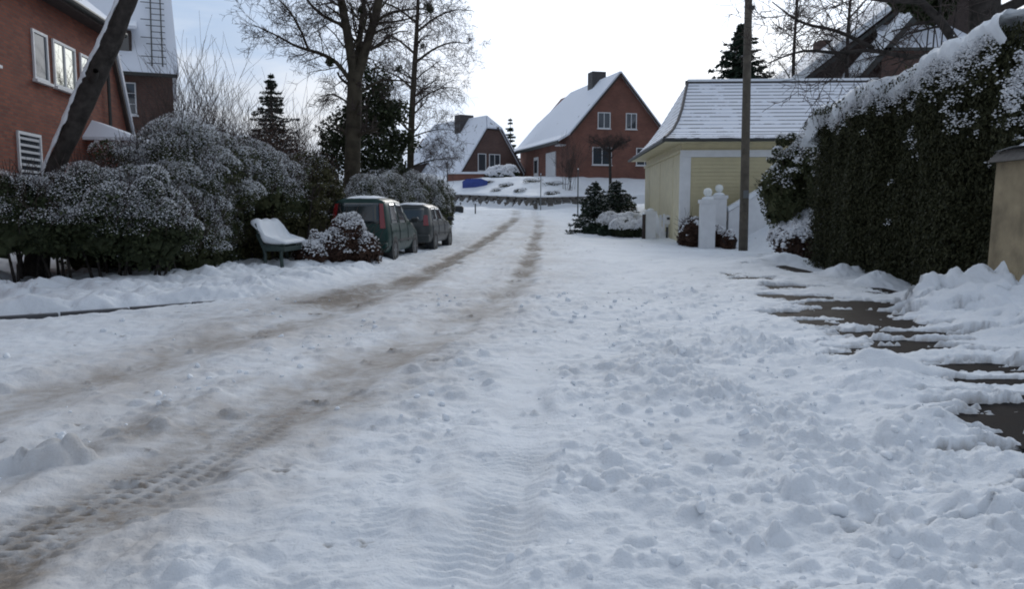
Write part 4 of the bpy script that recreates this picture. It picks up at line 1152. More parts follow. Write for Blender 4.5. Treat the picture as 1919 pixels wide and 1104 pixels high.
def feather(lines, pts, r0, rg, n_side, L, top, droop, kids, spread=.8, lvl=1, tmin=.1):
    """explicit limb with procedural side branches"""
    P = np.array(pts, float)
    s = np.concatenate([[0], np.cumsum(np.linalg.norm(np.diff(P, axis=0), axis=1))]); s /= s[-1]
    tt = np.linspace(0, 1, max(6, len(P) * 3))
    Q = np.stack([np.interp(tt, s, P[:, i]) for i in range(3)], 1)
    for _ in range(2): Q[1:-1] = (Q[:-2] + 2 * Q[1:-1] + Q[2:]) / 4
    rad = np.interp(tt, np.linspace(0, 1, len(r0)), r0)
    lines[0].append((Q, rad))
    for i in range(n_side):
        t = rg.uniform(tmin, 1.0); j = min(len(Q) - 2, int(t * (len(Q) - 1)))
        ax = Q[j + 1] - Q[j]; ax = ax / np.linalg.norm(ax)
        side = rg.normal(0, 1, 3); side -= ax * side.dot(ax); side /= np.linalg.norm(side)
        nd = ax * (1 - spread * .55) + side * spread
        grow(lines, Q[j], nd, L * rg.uniform(.5, 1.15) * (1.1 - .4 * t), max(.006, rad[j] * .33), lvl, top, rg, droop, kids, spread)

def bare_tree(name, label, base, limbs, seed, bark, top=3, kids=(5, 5, 4), cat='tree', group=None, extra=None):
    rg = np.random.default_rng(seed); lines = {0: [], 1: [], 2: [], 3: []}
    root = thing(name, label, cat, base, 0, group); off = np.array(base)
    for (pts, r0, ns, L, droop, tm) in limbs: feather(lines, pts, r0, rg, ns, L, top, droop, kids, tmin=tm)
    tubes('trunk', [(p - off, r) for p, r in lines[0]], bark, root, 10)
    if lines[1]: tubes('branches', [(p - off, r) for p, r in lines[1]], bark, root, 5)
    tw = lines[2] + lines[3]
    if tw: tubes('twigs', [(p[::1] - off, r) for p, r in tw], M['twig'], root, 3)
    return root, off

def conifer(name, label, base, h, w, seed, snow=.25, n_wh=26, mat='needle', leafs=.16, group=None):
    rg = np.random.default_rng(seed)
    root = thing(name, label, 'tree', base, 0, group)
    m = MB(); m.tube([(0, 0, -.3), (rg.normal(0, .03), 0, h * .5), (0, 0, h * .98)], [w * .09, w * .05, .015], 8); m.build('trunk', M['bark'], root, True)
    P, A = [], []
    L = []
    for k in range(n_wh):
        t = (k + rg.uniform(-.3, .3)) / n_wh; t = min(max(t, .01), .98)
        z = h * (.10 + .88 * t); rr = w * (1 - t) ** .85 * rg.uniform(.6, 1.15) + .10
        nb = int(5 + 5 * (1 - t)); ph = rg.uniform(0, 6.28)
        for b in range(nb):
            a = ph + b * 6.283 / nb + rg.normal(0, .15); r1 = rr * rg.uniform(.5, 1.25)
            d = np.array([math.cos(a), math.sin(a), 0]); dz = -.28 * r1 + .10 * r1
            pts = [np.array([0, 0, z]) + d * r1 * u + np.array([0, 0, (-.35 * u + .22 * u * u) * r1]) for u in (0, .5, 1)]
            L.append((np.array(pts), [.02, .012, .005]))
            nn = int(20 + 95 * r1 / max(w, .1))
            u = rg.random(nn) ** .7
            q = np.array([0, 0, z]) + d[None] * (r1 * u)[:, None]
            q[:, 2] += (-.35 * u + .22 * u * u) * r1
            lat = np.array([-d[1], d[0], 0]); wl_ = rg.normal(0, .24, nn) * r1 * (1.1 - u)
            q += lat[None] * wl_[:, None]; q[:, 2] += rg.normal(0, .03, nn) - np.abs(wl_) * .3
            P.append(q); A.append(d[None] + lat[None] * np.sign(wl_)[:, None] * .7 + np.array([0, 0, -.25]))
    P = np.concatenate(P); A = np.concatenate(A)
    V, F = diamonds(P, leafs * rg.uniform(.7, 1.4, len(P)), rg, .38, np.array([0, 0, .9]), .7, A)
    mesh('crown', V, F, M[mat], root)
    tubes('branches', L, M['bark'], root, 3)
    if snow:
        k = rg.random(len(P)) < snow
        V, F = diamonds(P[k] + np.array([0, 0, .035]), leafs * .8 * rg.uniform(.6, 1.3, k.sum()), rg, .6, np.array([0, 0, 1.5]), .4, A[k])
        mesh('snow', V, F, M['snow_flake'], root)
    return root

# ------------------------------------------------------------------ left side planting
def hedge_gap(P):      # open, bare-stemmed foot of the near hedge
    g = np.clip((-P[:, 0] - 6.4) / 1.6, 0, 1)
    return gz(P[:, 1]) + .08 + g * (.62 + .22 * wob(P * np.array([1, 1, 0]), 3.0, 3))
bush('garden_hedge', 'low dark hedge with bare stems and snow-dusted top before the red brick house', 'hedge',
     [(-10.6, 14.4, 1.25, 1.5, .9, .95), (-9.3, 14.75, 1.35, 1.4, .9, .95), (-8.2, 15.3, 1.35, 1.3, 1.0, 1.0), (-7.4, 15.8, 1.25, 1.1, 1.0, 1.05)],
     M['leaf_dark'], 26000, .085, 60000, .0125, -.05, 2.2, 31, .4, zfun=hedge_gap, stems=34, wamp=.10, clumps=150, sprigs=1500, snow_clump=-.1)
bush('snowy_bush', 'big rounded bush thickly dusted with snow, tallest of the left planting', 'bush',
     [(-7.35, 17.8, 1.75, 1.15, 1.2, 1.85), (-8.2, 17.5, 1.45, 1.1, 1.0, 1.6), (-6.75, 18.6, 2.0, .75, .9, 1.45), (-6.95, 17.0, .95, .75, .7, 1.10), (-8.8, 16.9, 1.3, .9, .9, 1.25), (-6.75, 18.4, 1.0, .5, .7, 1.1), (-7.6, 16.6, 1.25, .7, .6, .9), (-6.3, 19.9, 2.2, .85, .7, 1.1), (-5.75, 20.6, 2.0, .7, .7, .95)],
     M['leaf_green'], 34000, .075, 120000, .0125, -.2, 2.2, 32, .33, zmin=.1, stems=12, wamp=.12, clumps=240, sprigs=2600, snow_clump=-.15)
bush('evergreen_shrub', 'olive green shrub with little snow right behind the snowy bench', 'bush',
     [(-6.35, 20.6, 1.45, .85, .9, 1.62), (-5.65, 21.5, 1.40, .85, .9, 1.50), (-7.0, 20.2, 1.6, .9, .9, 1.65), (-5.45, 23.2, 1.15, .6, .9, 1.25), (-6.1, 22.5, 1.5, .9, .9, 1.35), (-5.5, 22.5, 2.0, .8, .8, 1.05)],
     M['leaf_olive'], 26000, .075, 22000, .012, .20, 1.3, 33, .35, zmin=.1, stems=10, wamp=.11, clumps=110, sprigs=1200, snow_clump=.3)
bush('low_shrub', 'low spreading shrub with thick snow pads and red leaves between bench and green car', 'bush',
     [(-4.55, 19.9, .62, .62, .5, .55), (-4.15, 20.1, .72, .5, .45, .70), (-3.75, 20.2, .50, .45, .42, .52), (-4.95, 19.6, .45, .5, .45, .45)],
     M['leaf_brown'], 12000, .055, 6500, .022, .05, 1.1, 34, .4, zmin=.12, stems=14, wamp=.24, wfreq=2.6, snow_kind='pebble', snow_clump=.05, clumps=12, sprigs=150)
bush('frosted_hedge', 'long frosted hedge lining the pavement beside the two parked cars', 'hedge',
     [(-4.9, 26.5, 1.35, .7, 1.3, 1.35), (-4.3, 28.6, 1.45, .8, 1.5, 1.45), (-3.8, 31.0, 1.55, .85, 1.6, 1.5), (-3.35, 33.3, 1.6, .8, 1.5, 1.4), (-3.1, 35.2, 1.6, .6, .9, 1.25)],
     M['leaf_green'], 24000, .085, 60000, .015, -.1, 2.2, 35, .35, zmin=.2, stems=10, wamp=.10, clumps=110, sprigs=1200, snow_clump=.1)
bush('leafless_shrub', 'brown leafless thicket beside the thick tree trunk, left of it', 'bush',
     [(-7.6, 27.5, 2.2, 1.2, 1.2, 2.0), (-6.6, 26.6, 1.8, 1.0, 1.0, 1.8), (-8.8, 29.5, 2.6, 1.3, 1.2, 2.2)],
     M['leaf_brown'], 15000, .085, 2500, .022, .4, .8, 36, .8, stems=40, wamp=.40, wfreq=2.2, core=False)
bush('evergreen_tree', 'tall dark evergreen right behind the thick tree trunk', 'tree',
     [(-6.2, 34.0, 3.2, 1.7, 1.4, 2.1), (-5.6, 34.2, 5.3, 1.0, 1.0, 1.1), (-7.2, 34.0, 4.6, .9, .8, .8), (-7.7, 33.9, 3.7, .8, .8, .8), (-5.2, 33.8, 3.0, 1.0, 1.0, 1.6), (-6.3, 34, 6.1, .7, .6, .9), (-5.5, 34, 6.6, .6, .6, .8), (-4.9, 34, 5.7, .7, .6, .7), (-6.8, 34, 5.4, .7, .6, .6), (-6.0, 34, 7.2, .35, .35, .5), (-4.6, 34, 4.4, .7, .6, .7)],
     M['leaf_dark'], 16000, .16, 1500, .03, .45, .6, 37, .75, stems=8, wamp=.42, wfreq=2.4, core=False)
bush('low_evergreen', 'dark speckled evergreen under the slim birch, behind the frosted hedge', 'bush',
     [(-5.2, 31.2, 1.9, .9, .9, 1.5), (-4.5, 32.6, 2.2, .8, .8, 1.3)],
     M['leaf_dark'], 8000, .11, 1800, .045, .2, .8, 38, .45, stems=6, wamp=.2)
conifer('conifer_tree', 'slim dark conifer standing alone against the sky, left of the bare trees', (-11.2, 38.0, 1.0), 7.1, 2.2, 41, .10, 36)
# tall bare shrubs behind the big bush
def twig_shrub(name, label, x, y, h, w, seed, n=26, mat='twig', snow=False, group=None):
    rg = np.random.default_rng(seed); z0 = float(base_z(x, y)); lines = {0: [], 1: [], 2: [], 3: []}
    root = thing(name, label, 'shrub', (x, y, z0), 0, group)
    for i in range(n):
        a = rg.uniform(0, 6.28); q = np.array([rg.normal(0, w * .33), rg.normal(0, w * .25), 0])
        grow(lines, q, (math.cos(a) * .18, math.sin(a) * .18, 1), h * rg.uniform(.6, 1.05), .014, 1, 3, rg, 0.02, (0, 7, 5), .42, .07)
    tubes('stems', lines[1], M['bark'], root, 4)
    tubes('twigs', lines[2] + lines[3], M[mat], root, 3)
    return root
twig_shrub('bare_shrub', 'tall bare twiggy shrub at the right end of the dark brick house', -11.4, 29.0, 4.3, 1.5, 51, 26)
twig_shrub('bare_shrub', 'bare twiggy shrub rising over the big snowy bush, left of the slim conifer', -10.6, 31.5, 3.9, 1.9, 52, 26)
twig_shrub('bare_shrub', 'pale haze of bare twigs right of the slim dark conifer', -9.2, 33.5, 3.2, 2.4, 53, 34)
twig_shrub('bare_shrub', 'dense bare undergrowth under the slim birch', -5.6, 36.5, 2.4, 1.6, 54, 14)

# leaning trunk
def leaning():
    rg = np.random.default_rng(61); base = np.array([-9.05, 15.6, 0.2])
    root = thing('leaning_tree', 'thick leaning tree trunk with snow along its upper side before the brick house', 'tree', tuple(base))
    pts = np.array([(-9.35, 15.6, .2), (-9.10, 15.6, 1.4), (-8.85, 15.55, 2.25), (-8.33, 15.5, 3.26), (-7.98, 15.5, 3.95), (-7.84, 15.48, 4.15), (-7.49, 15.45, 4.84), (-7.08, 15.4, 5.62), (-6.75, 15.35, 6.6), (-6.5, 15.3, 8.0)])
    rad = np.array([.24, .19, .17, .17, .185, .195, .165, .15, .14, .12])
    tt = np.linspace(0, 9, 60); Q = np.stack([np.interp(tt, range(10), pts[:, i]) for i in range(3)], 1)
    for _ in range(5): Q[1:-1] = (Q[:-2] + 2 * Q[1:-1] + Q[2:]) / 4
    r = np.interp(tt, range(10), rad)
    V, F = tube_np(Q, r, 18)
    cen = np.repeat(Q, 18, 0); dr = V - cen
    V = cen + dr * (1 + .13 * wob(V, 4.5)[:, None] + .05 * wob(V, 14, 3)[:, None])
    mesh('trunk', V - base, F, M['bark'], root, True)
    # snow on the side the lean turns up
    T = np.gradient(Q, axis=0); T /= np.linalg.norm(T, axis=1)[:, None]
    upv = np.array([-.45, -.35, 1.0]); U = upv - T * (T @ upv)[:, None]; U /= np.linalg.norm(U, axis=1)[:, None]; W = np.cross(T, U)
    Vs, Fs = [], []
    n = 7
    for j in range(6, 60):
        wd = .40 + .25 * math.sin(j * .7) + .22 * math.sin(j * 1.9 + 1)
        for i in range(n):
            a = (-1 + 2 * i / (n - 1)) * max(.12, wd)
            e = 1 - (2 * i / (n - 1) - 1) ** 2
            Vs.append(Q[j] + (U[j] * math.cos(a) + W[j] * math.sin(a)) * (r[j] * .99 + .055 * e + .012 * math.sin(j * 2.1 + i)))
    k = len(Vs) // n
    Fs = [(j * n + i, j * n + i + 1, (j + 1) * n + i + 1, (j + 1) * n + i) for j in range(k - 1) for i in range(n - 1)]
    mesh('snow', np.array(Vs) - base, Fs, M['snow'], root, True)
    lines = {0: [], 1: [], 2: [], 3: []}
    feather(lines, [(-7.95, 15.45, 4.02), (-7.75, 15.2, 4.08), (-7.62, 15.0, 4.15)], [.09, .07, .05], rg, 0, .3, 2, 0, (2, 2))
    feather(lines, [(-6.7, 15.3, 6.8), (-7.6, 14.9, 7.6), (-8.6, 14.6, 8.4)], [.10, .07, .03], rg, 8, 1.2, 3, .05, (4, 4))
    feather(lines, [(-6.5, 15.3, 7.6), (-5.4, 15.6, 8.6), (-4.6, 15.9, 9.6)], [.10, .07, .03], rg, 8, 1.2, 3, .05, (4, 4))
    tubes('branches', [(p - base, q) for p, q in lines[0] + lines[1]], M['bark'], root, 8)
    tubes('twigs', [(p - base, q) for p, q in lines[2] + lines[3]], M['twig'], root, 3)
    # tuft of evergreen ivy hanging at the top
    P, nr, _ = blob_points([(-8.05, 15.4, 5.75, .55, .4, .22), (-7.4, 15.3, 6.2, .5, .4, .3)], 1800, rg, .6)
    V, F = diamonds(P, .07, rg, .6, nr * .4); mesh('ivy', V - base, F, M['leaf_brown'], root)
leaning()

# the thick bare tree and the slim birch beyond it
Z28 = float(base_z(-5.5, 28))
y = 28.0
root1, off1 = bare_tree('bare_tree', 'thick bare tree with forking limbs behind the parked green car', (-5.55, y, Z28 - .2), [
    ([(-5.62, y, Z28 - .2), (-5.55, y, 2.6), (-5.45, y, 4.6), (-5.36, y, 6.3)], [.36, .29, .26, .25], 6, 1.3, .1, .55),
    ([(-5.40, y, 6.1), (-5.52, y - .1, 7.3), (-5.75, y - .2, 8.7), (-6.1, y - .3, 10.5), (-6.2, y, 12.5)], [.17, .15, .12, .08, .03], 26, 1.9, .10, .12),
    ([(-5.30, y, 6.1), (-4.92, y, 7.3), (-4.50, y + .1, 8.6), (-4.3, y + .2, 10.5), (-4.0, y, 12.5)], [.17, .15, .13, .09, .03], 24, 1.9, .10, .15),
    ([(-5.36, y, 6.2), (-5.22, y + .3, 7.6), (-5.05, y + .5, 9.2), (-5.0, y + .6, 11.5)], [.12, .09, .07, .03], 18, 1.6, .10, .15),
    ([(-5.45, y, 5.9), (-5.95, y - .2, 6.65), (-6.55, y - .3, 6.92), (-7.2, y - .4, 7.05), (-7.9, y - .5, 7.45), (-8.6, y - .6, 7.75)], [.085, .07, .06, .045, .03, .012], 24, 1.3, .12, .2),
    ([(-6.85, y - .35, 6.98), (-7.1, y - .4, 7.7), (-7.45, y - .4, 8.3), (-8.2, y - .5, 9.0)], [.045, .035, .028, .012], 16, 1.1, .10, .2),
    ([(-5.62, y - .15, 7.8), (-6.3, y - .3, 8.05), (-6.8, y - .4, 8.5), (-7.3, y - .5, 9.4)], [.06, .05, .04, .015], 14, 1.2, .10, .2),
    ([(-4.62, y, 8.0), (-4.1, y - .1, 8.28), (-3.4, y - .2, 8.36), (-2.6, y - .2, 8.35)], [.055, .045, .03, .012], 14, 1.0, .10, .2),
    ([(-5.3, y + .1, 5.6), (-4.6, y + .3, 6.1), (-3.7, y + .4, 6.1), (-3.0, y + .5, 5.8)], [.05, .04, .025, .012], 14, 1.1, .15, .2),
    ([(-5.5, y, 5.2), (-6.1, y, 5.6), (-6.6, y, 5.5)], [.04, .03, .012], 10, .9, .12, .2)],
    71, M['bark_green'], 3, (6, 7, 5))
for (bx, bz_, br, sd) in [(-6.15, 6.58, .15, 1), (-2.75, 8.32, .12, 2), (-5.05, 8.3, .13, 3)]:
    rg = np.random.default_rng(80 + sd)
    P, nr, _ = blob_points([(bx, y - .3, bz_, br, br, br)], 500, rg, .8)
    V, F = diamonds(P, .07, rg, .4); mesh('twig_ball', V - off1, F, M['leaf_dark'], root1)
y = 38.0; Z38 = float(base_z(-4.8, 38))
limbs = [([(-4.84, y, Z38 - .2), (-4.78, y, 3.6), (-4.68, y, 6.0), (-4.5, y, 8.4), (-4.3, y, 11.2), (-4.2, y, 14.0)], [.22, .17, .145, .12, .075, .02], 34, 2.0, .16, .36)]
for (a, z0, L, r) in [(-2.6, 4.7, 2.3, .06), (-.4, 3.6, 2.0, .05), (-.2, 5.0, 1.9, .04), (.3, 8.4, 2.6, .07), (2.6, 7.2, 2.4, .06), (.6, 6.4, 2.6, .05), (-2.8, 8.8, 2.4, .06), (2.9, 5.6, 2.4, .05), (.1, 9.8, 2.6, .06), (3.0, 10.2, 2.6, .06), (-.5, 11.4, 2.4, .05), (2.5, 11.8, 2.2, .05)]:
    px = float(np.interp(z0, [0, 3.6, 6, 8.4, 11.2, 14], [-4.84, -4.78, -4.68, -4.5, -4.3, -4.2]))
    d = np.array([math.cos(a), math.sin(a) * .8]); rise = .55 if z0 > 6 else .25
    limbs.append(([(px, y, z0), (px + d[0] * L * .35, y + d[1] * L * .35, z0 + rise * L * .5), (px + d[0] * L * .7, y + d[1] * L * .7, z0 + rise * L * .75), (px + d[0] * L, y + d[1] * L, z0 + rise * L * .7)], [r, r * .75, r * .5, .012], 15, 1.35, .34, .15))
root2, off2 = bare_tree('birch_tree', 'slim bare birch with a hazy drooping crown left of the far houses', (-4.84, y, Z38 - .2), limbs, 72, M['bark_green'], 3, (6, 8, 6))
for (bx, bz_, br, sd) in [(-4.1, 9.1, .22, 1), (-3.85, 10.9, .2, 2), (-5.2, 8.1, .16, 3)]:
    rg = np.random.default_rng(90 + sd)
    P, nr, _ = blob_points([(bx, y - .3, bz_, br, br, br * 1.2)], 350, rg, .9)
    V, F = diamonds(P, .08, rg, .4); mesh('twig_ball', V - off2, F, M['leaf_dark'], root2)

# ------------------------------------------------------------------ right side planting
def tall_hedge():
    rg = np.random.default_rng(101)
    root = thing('tall_hedge', 'tall dark clipped hedge with a thick snow cap along the right pavement', 'hedge', (8.3, 16.0, .1))
    off = np.array([8.3, 16.0, .1])
    def face_x(yv, z): return 7.42 + .05 * np.sin(yv * 1.7) + .10 * wob(np.stack([yv * 0, yv, z], 1), 1.3, 4) + .10 * wob(np.stack([yv * 0, yv, z], 1), 4.0, 5) - .32 * smooth(2.2, 4.2, z) * smooth(15.5, 12, yv) - .35 * np.exp(-((yv - 13.2) / 1.2) ** 2) * (1 - smooth(.5, 2.6, z))
    def top_z(yv): return np.interp(yv, [11.6, 12.2, 14, 16, 18, 19.6, 20.3], [4.22, 4.22, 4.12, 4.02, 3.96, 3.90, 3.6]) + .04 * np.sin(yv * 2.3)
    n = 84000
    yv = rg.uniform(11.95, 20.2, n); z = .05 + rg.random(n) ** .95 * (top_z(yv) - .05)
    x = face_x(yv, z) + rg.random(n) ** 2.2 * .55 - .05
    # round the far end and the near end
    e = smooth(19.3, 20.3, yv); x = x + e * .55 * rg.random(n)
    P1 = np.stack([x, yv, z], 1); N1 = np.tile([-1., 0, .15], (n, 1))
    m = 16000
    ye = 20.2 + .2 * rg.normal(0, .5, m); P2 = np.stack([rg.uniform(7.6, 9.6, m), ye, .1 + rg.random(m) * 3.8], 1)
    ye = 11.95 + .12 * rg.normal(0, 1, m // 2); P3 = np.stack([rg.uniform(7.1, 9.6, m // 2), ye, .1 + rg.random(m // 2) * 4.0], 1)
    yt = rg.uniform(11.9, 20.3, m); P4 = np.stack([rg.uniform(7.2, 9.6, m), yt, top_z(yt) + rg.normal(0, .06, m)], 1)
    P = np.concatenate([P1, P2, P3, P4]); N = np.concatenate([N1, np.tile([0, 1., 0.1], (m, 1)), np.tile([0, -1., .1], (m // 2, 1)), np.tile([0, 0, 1.], (m, 1))])
    V, F = diamonds(P, .066 * rg.uniform(.6, 1.5, len(P)), rg, .42, N * .5, 1.0, np.array([-.2, 0, -.8]))
    # dense inner mass
    yi = rg.uniform(12.1, 20.0, 9000); zi = rg.random(9000) * (top_z(yi) - .25) + .05
    Pi = np.stack([face_x(yi, zi) + .35 + rg.random(9000) * 1.6, yi, zi], 1)
    V2, F2 = diamonds(Pi, .42, rg, .9, np.tile([-1., 0, 0], (9000, 1)), .6)
    mesh('foliage', np.concatenate([V, V2]) - off, np.concatenate([F, F2 + len(V)]), M['leaf_hedge'], root)
    # snow cap: a lumpy roll over the street-side top edge
    ny, nx = 260, 34
    ys = np.linspace(11.75, 20.5, ny); a = np.linspace(0, 1, nx)
    Yg, Ag = np.meshgrid(ys, a, indexing='ij')
    edge_n = fbm(Yg * 1.6, Yg * 0 + 3.3, 5, 14, .62)
    tz = top_z(Yg); fx = face_x(Yg.ravel(), tz.ravel() - .25).reshape(Yg.shape)
    q = np.clip(Ag / .45, 0, 1); th = q * np.pi / 2
    low = np.clip(.20 + .20 * edge_n, .03, .60)
    Xr = fx + .06 - (.17 + .05 * edge_n) * np.sin(np.pi * np.clip(q * .9 + .06, 0, 1)) + .16 * q ** 2
    Zr = tz - low * (1 - np.sin(th)) + .17 * np.sin(th)
    fl = np.clip((Ag - .45) / .55, 0, 1)
    Xg = Xr + 2.1 * fl; Zg = Zr + .05 * np.sin(fl * 3) + .05 * fl
    bump_ = .11 * np.abs(perlin(Yg * 1.5, Ag * 2.2, 8)) + .07 * np.abs(perlin(Yg * 3.4, Ag * 5, 9)) + .035 * perlin(Yg * 8, Ag * 11, 19)
    Zg = Zg + bump_ * np.sin(th); Xg = Xg - bump_ * .7 * np.cos(th) * np.clip(q * 3, 0, 1)
    endf = smooth(20.5, 20.0, Yg); Zg = Zg * endf + 3.2 * (1 - endf)
    j, i = np.meshgrid(np.arange(ny - 1), np.arange(nx - 1), indexing='ij'); qq = (j * nx + i).ravel()
    mesh('snow_cap', np.stack([Xg, Yg, Zg], -1).reshape(-1, 3) - off, np.stack([qq, qq + 1, qq + nx + 1, qq + nx], 1), M['snow'], root, True)
    # snow caught in the upper part of the face
    k = 11000
    yv = rg.uniform(12, 20.3, k); z = top_z(yv) - .05 - rg.exponential(.17, k); x = face_x(yv, z) - .10 + rg.random(k) * .10
    Ps = np.stack([x, yv, z], 1); keep = (wob(Ps, 3.5, 7) + .4 * wob(Ps, 9, 8) > .15 - .8 * (z > 3.6)) & (z > 1)
    Ps = Ps[keep]
    # a frosted patch near the camera end and a few crumbs lower down
    k2 = 6500; yb = 11.9 + np.abs(rg.normal(0, .7, k2)); zb = rg.normal(3.45, .30, k2); xb = face_x(yb, zb) - .06; en = rg.random(k2) < .45; xb = np.where(en, xb + rg.random(k2) * 1.2, xb); yb = np.where(en, 11.82, yb); Pb = np.stack([xb, yb, zb], 1); Pb = Pb[wob(Pb, 3.6, 9) + .6 * wob(Pb, 8, 3) > .05]
    k3 = 420; yc = rg.uniform(12, 20, k3); zc = rg.uniform(.3, 3.6, k3); Pc = np.stack([face_x(yc, zc) - .05, yc, zc], 1); Pc = Pc[wob(Pc, 2.4, 11) > .55]
    ke = 900; ye = np.full(ke, 20.3) + rg.normal(0, .12, ke); Pe = np.stack([rg.uniform(7.3, 8.2, ke), ye, 3.7 - rg.exponential(.8, ke)], 1); Pe = Pe[(Pe[:, 2] > .4) & (wob(Pe, 3.4, 4) > .1)]
    Ps = np.concatenate([Ps[::16], Pb[::13], Pc[::6], Pe[::8]])
    Ps = np.repeat(Ps, 13, 0) + rg.normal(0, 1, (len(Ps) * 13, 3)) * np.array([.03, .07, .035])
    V, F = pebbles(Ps, .016 * rg.uniform(.5, 1.7, len(Ps)), rg)
    mesh('snow', V - off, F, M['snow_flake'], root, True)
    L = []
    for i in range(16):
        yy_ = 12.3 + i * .5; L.append(([(8.1 - 8.3, yy_ - 16, -.2), (8.15 - 8.3, yy_ - 16 + .1, 1.5), (8.2 - 8.3, yy_ - 16, 3.3)], [.07, .05, .03]))
    tubes('stems', L, M['bark'], root, 6)
tall_hedge()

bush('snowy_evergreen', 'rounded evergreen laden with snow between the pole and the tall hedge', 'bush',
     [(8.4, 23.4, 2.5, 1.0, .9, 1.55), (7.85, 23.2, 2.1, .7, .7, 1.2), (8.9, 22.6, 3.0, .9, .9, 1.35), (8.5, 21.8, 2.9, .7, .7, 1.2)],
     M['leaf_green'], 15000, .09, 11000, .026, .05, 1.0, 111, .4, stems=8, wamp=.28, snow_kind='pebble', snow_clump=.35, clumps=24, sprigs=150)
bush('snowed_shrub', 'low shrub almost buried in snow at the foot of the tall hedge', 'bush',
     [(8.2, 23.0, .85, .8, .7, .75), (7.75, 21.9, .55, .45, .5, .55), (8.5, 22.0, .75, .6, .6, .75), (8.9, 24.0, .9, .8, .7, .6)],
     M['leaf_brown'], 9000, .075, 9000, .045, -.2, 1.8, 112, .3, stems=6, wamp=.26, wfreq=2.2, snow_kind='pebble', snow_clump=.0, clumps=16, sprigs=150)
bush('clipped_hedge', 'dark leafy hedge with snow top between the two white gate pillars', 'hedge',
     [(6.42, 29.0, .60, .44, .6, .60), (6.78, 30.2, .74, .44, .7, .62), (7.05, 31.3, .85, .42, .7, .62)],
     M['leaf_brown'], 13000, .065, 5000, .028, .35, 1.6, 113, .4, stems=8, wamp=.22, wfreq=2.5, snow_kind='pebble', snow_clump=-.2, clumps=14, sprigs=120)
bush('clipped_hedge', 'short reddish hedge piece between the white pillar and the wooden pole', 'hedge',
     [(7.3, 28.4, .62, .35, .6, .58), (7.45, 27.5, .5, .25, .4, .45)],
     M['leaf_brown'], 6000, .06, 1800, .026, .25, 1.3, 114, .4, stems=5, wamp=.28, wfreq=2.6, snow_kind='pebble', snow_clump=-.1)
bush('low_hedge', 'low spreading hedge under a thick snow sheet beside the small firs', 'hedge',
     [(4.9, 34.8, .75, .75, .9, .55), (5.3, 36.0, .95, .8, .9, .6), (4.45, 36.4, .9, .7, .8, .55), (5.6, 34.4, .75, .45, .6, .5)],
     M['leaf_dark'], 10000, .07, 12000, .032, .05, 2.0, 115, .35, stems=5, wamp=.22, wfreq=2.2, snow_kind='pebble', snow_clump=-.35)
conifer('small_fir', 'small bushy fir with snow on its boughs at the right road edge', (3.85, 37.4, .5), 2.5, 1.6, 121, .34, 18, leafs=.15)
conifer('small_fir', 'spreading low fir between the bushy fir and the cream garage', (5.3, 41.0, .8), 2.4, 2.1, 122, .30, 16, leafs=.16)
bush('low_conifer', 'low dark creeping conifer at the foot of the bushy fir', 'bush',
     [(3.75, 36.0, .65, .55, .6, .4), (4.25, 35.2, .6, .5, .5, .32)], M['needle'], 4500, .11, 700, .05, .4, .8, 123, .5, stems=4, wamp=.25)
bush('dark_shrub', 'dark shrub between the low fir and the corner of the garage', 'bush',
     [(5.9, 43.5, 1.5, .9, .9, .9), (4.9, 45.0, 1.7, 1.0, .8, .8)], M['leaf_dark'], 5000, .12, 700, .06, .4, .8, 124, .45, stems=5, wamp=.2)
bush('snowy_shrub', 'round snow-topped shrub left of the far brick house', 'bush',
     [(-1.2, 70.5, 4.3, 1.3, 1.1, 1.1), (-.3, 71.5, 4.7, .9, .9, .9)], M['leaf_dark'], 4500, .17, 1800, .12, .2, 1.6, 125, .4, stems=5, wamp=.14, snow_kind='pebble', snow_clump=-.4)
# low plants on the snowy bank above the stone wall
for i, (x, dv, r_, lb) in enumerate([(-1.9, 5.4, .55, 'dark low plant high on the snowy bank, leftmost of the bank plants'), (-.6, 4.4, .6, 'flat snowy plant on the bank, second from the left'), (.4, 2.6, .5, 'low plant on the bank just above the stone wall'),
        (1.5, 6.2, .6, 'small dark plant on the bank left of the slim pale pole'), (3.1, 5.0, .75, 'widest dark plant on the bank right of the slim pale pole'), (2.8, 1.6, .4, 'tiny plant on the bank above the right half of the stone wall'), (-1.2, 2.4, .45, 'grey tuft on the bank close to the left half of the stone wall')]):
    yb_ = float(wall_line(x)) + dv; zb_ = float(base_z(x, yb_))
    bush('bank_plant', lb, 'plant', [(x, yb_, zb_ + .05, r_, r_ * .8, .20), (x + .5, yb_ + .5, zb_ + .10, r_ * .8, r_ * .6, .20)], M['leaf_olive'], 420, .10, 500, .05, .0, 1.2, 300 + i, .9, stems=3, wamp=.5, core=False, group='plants on the snowy bank')
# flat-topped pollard before the far house
rgp = np.random.default_rng(131); lim = []
zb = float(base_z(7.6, 63.5))
lim.append(([(7.75, 63.5, zb - .2), (7.7, 63.5, zb + 2.0), (7.65, 63.5, zb + 3.4)], [.13, .11, .10], 8, 1.2, 0, .7))
for a in np.linspace(0, 6.0, 9):
    lim.append(([(7.65, 63.5, zb + 3.0), (7.65 + math.cos(a) * .9, 63.5 + math.sin(a) * .6, zb + 3.7), (7.65 + math.cos(a) * 1.7, 63.5 + math.sin(a) * 1.0, zb + 4.0)], [.06, .045, .02], 14, .8, -.02, .2))
bare_tree('pollard_tree', 'small flat-topped bare tree before the windows of the far brick house', (7.7, 63.5, zb - .2), lim, 132, M['bark'], 3, (4, 4))
twig_shrub('bare_shrub', 'small bare shrub at the left corner of the far brick gable', 4.3, 62.5, 2.6, 1.2, 133, 14)
conifer('far_conifer', 'small dark conifer between the two far houses', (-.2, 95.0, 4.6), 8.0, 1.5, 134, .05, 18, leafs=.3)
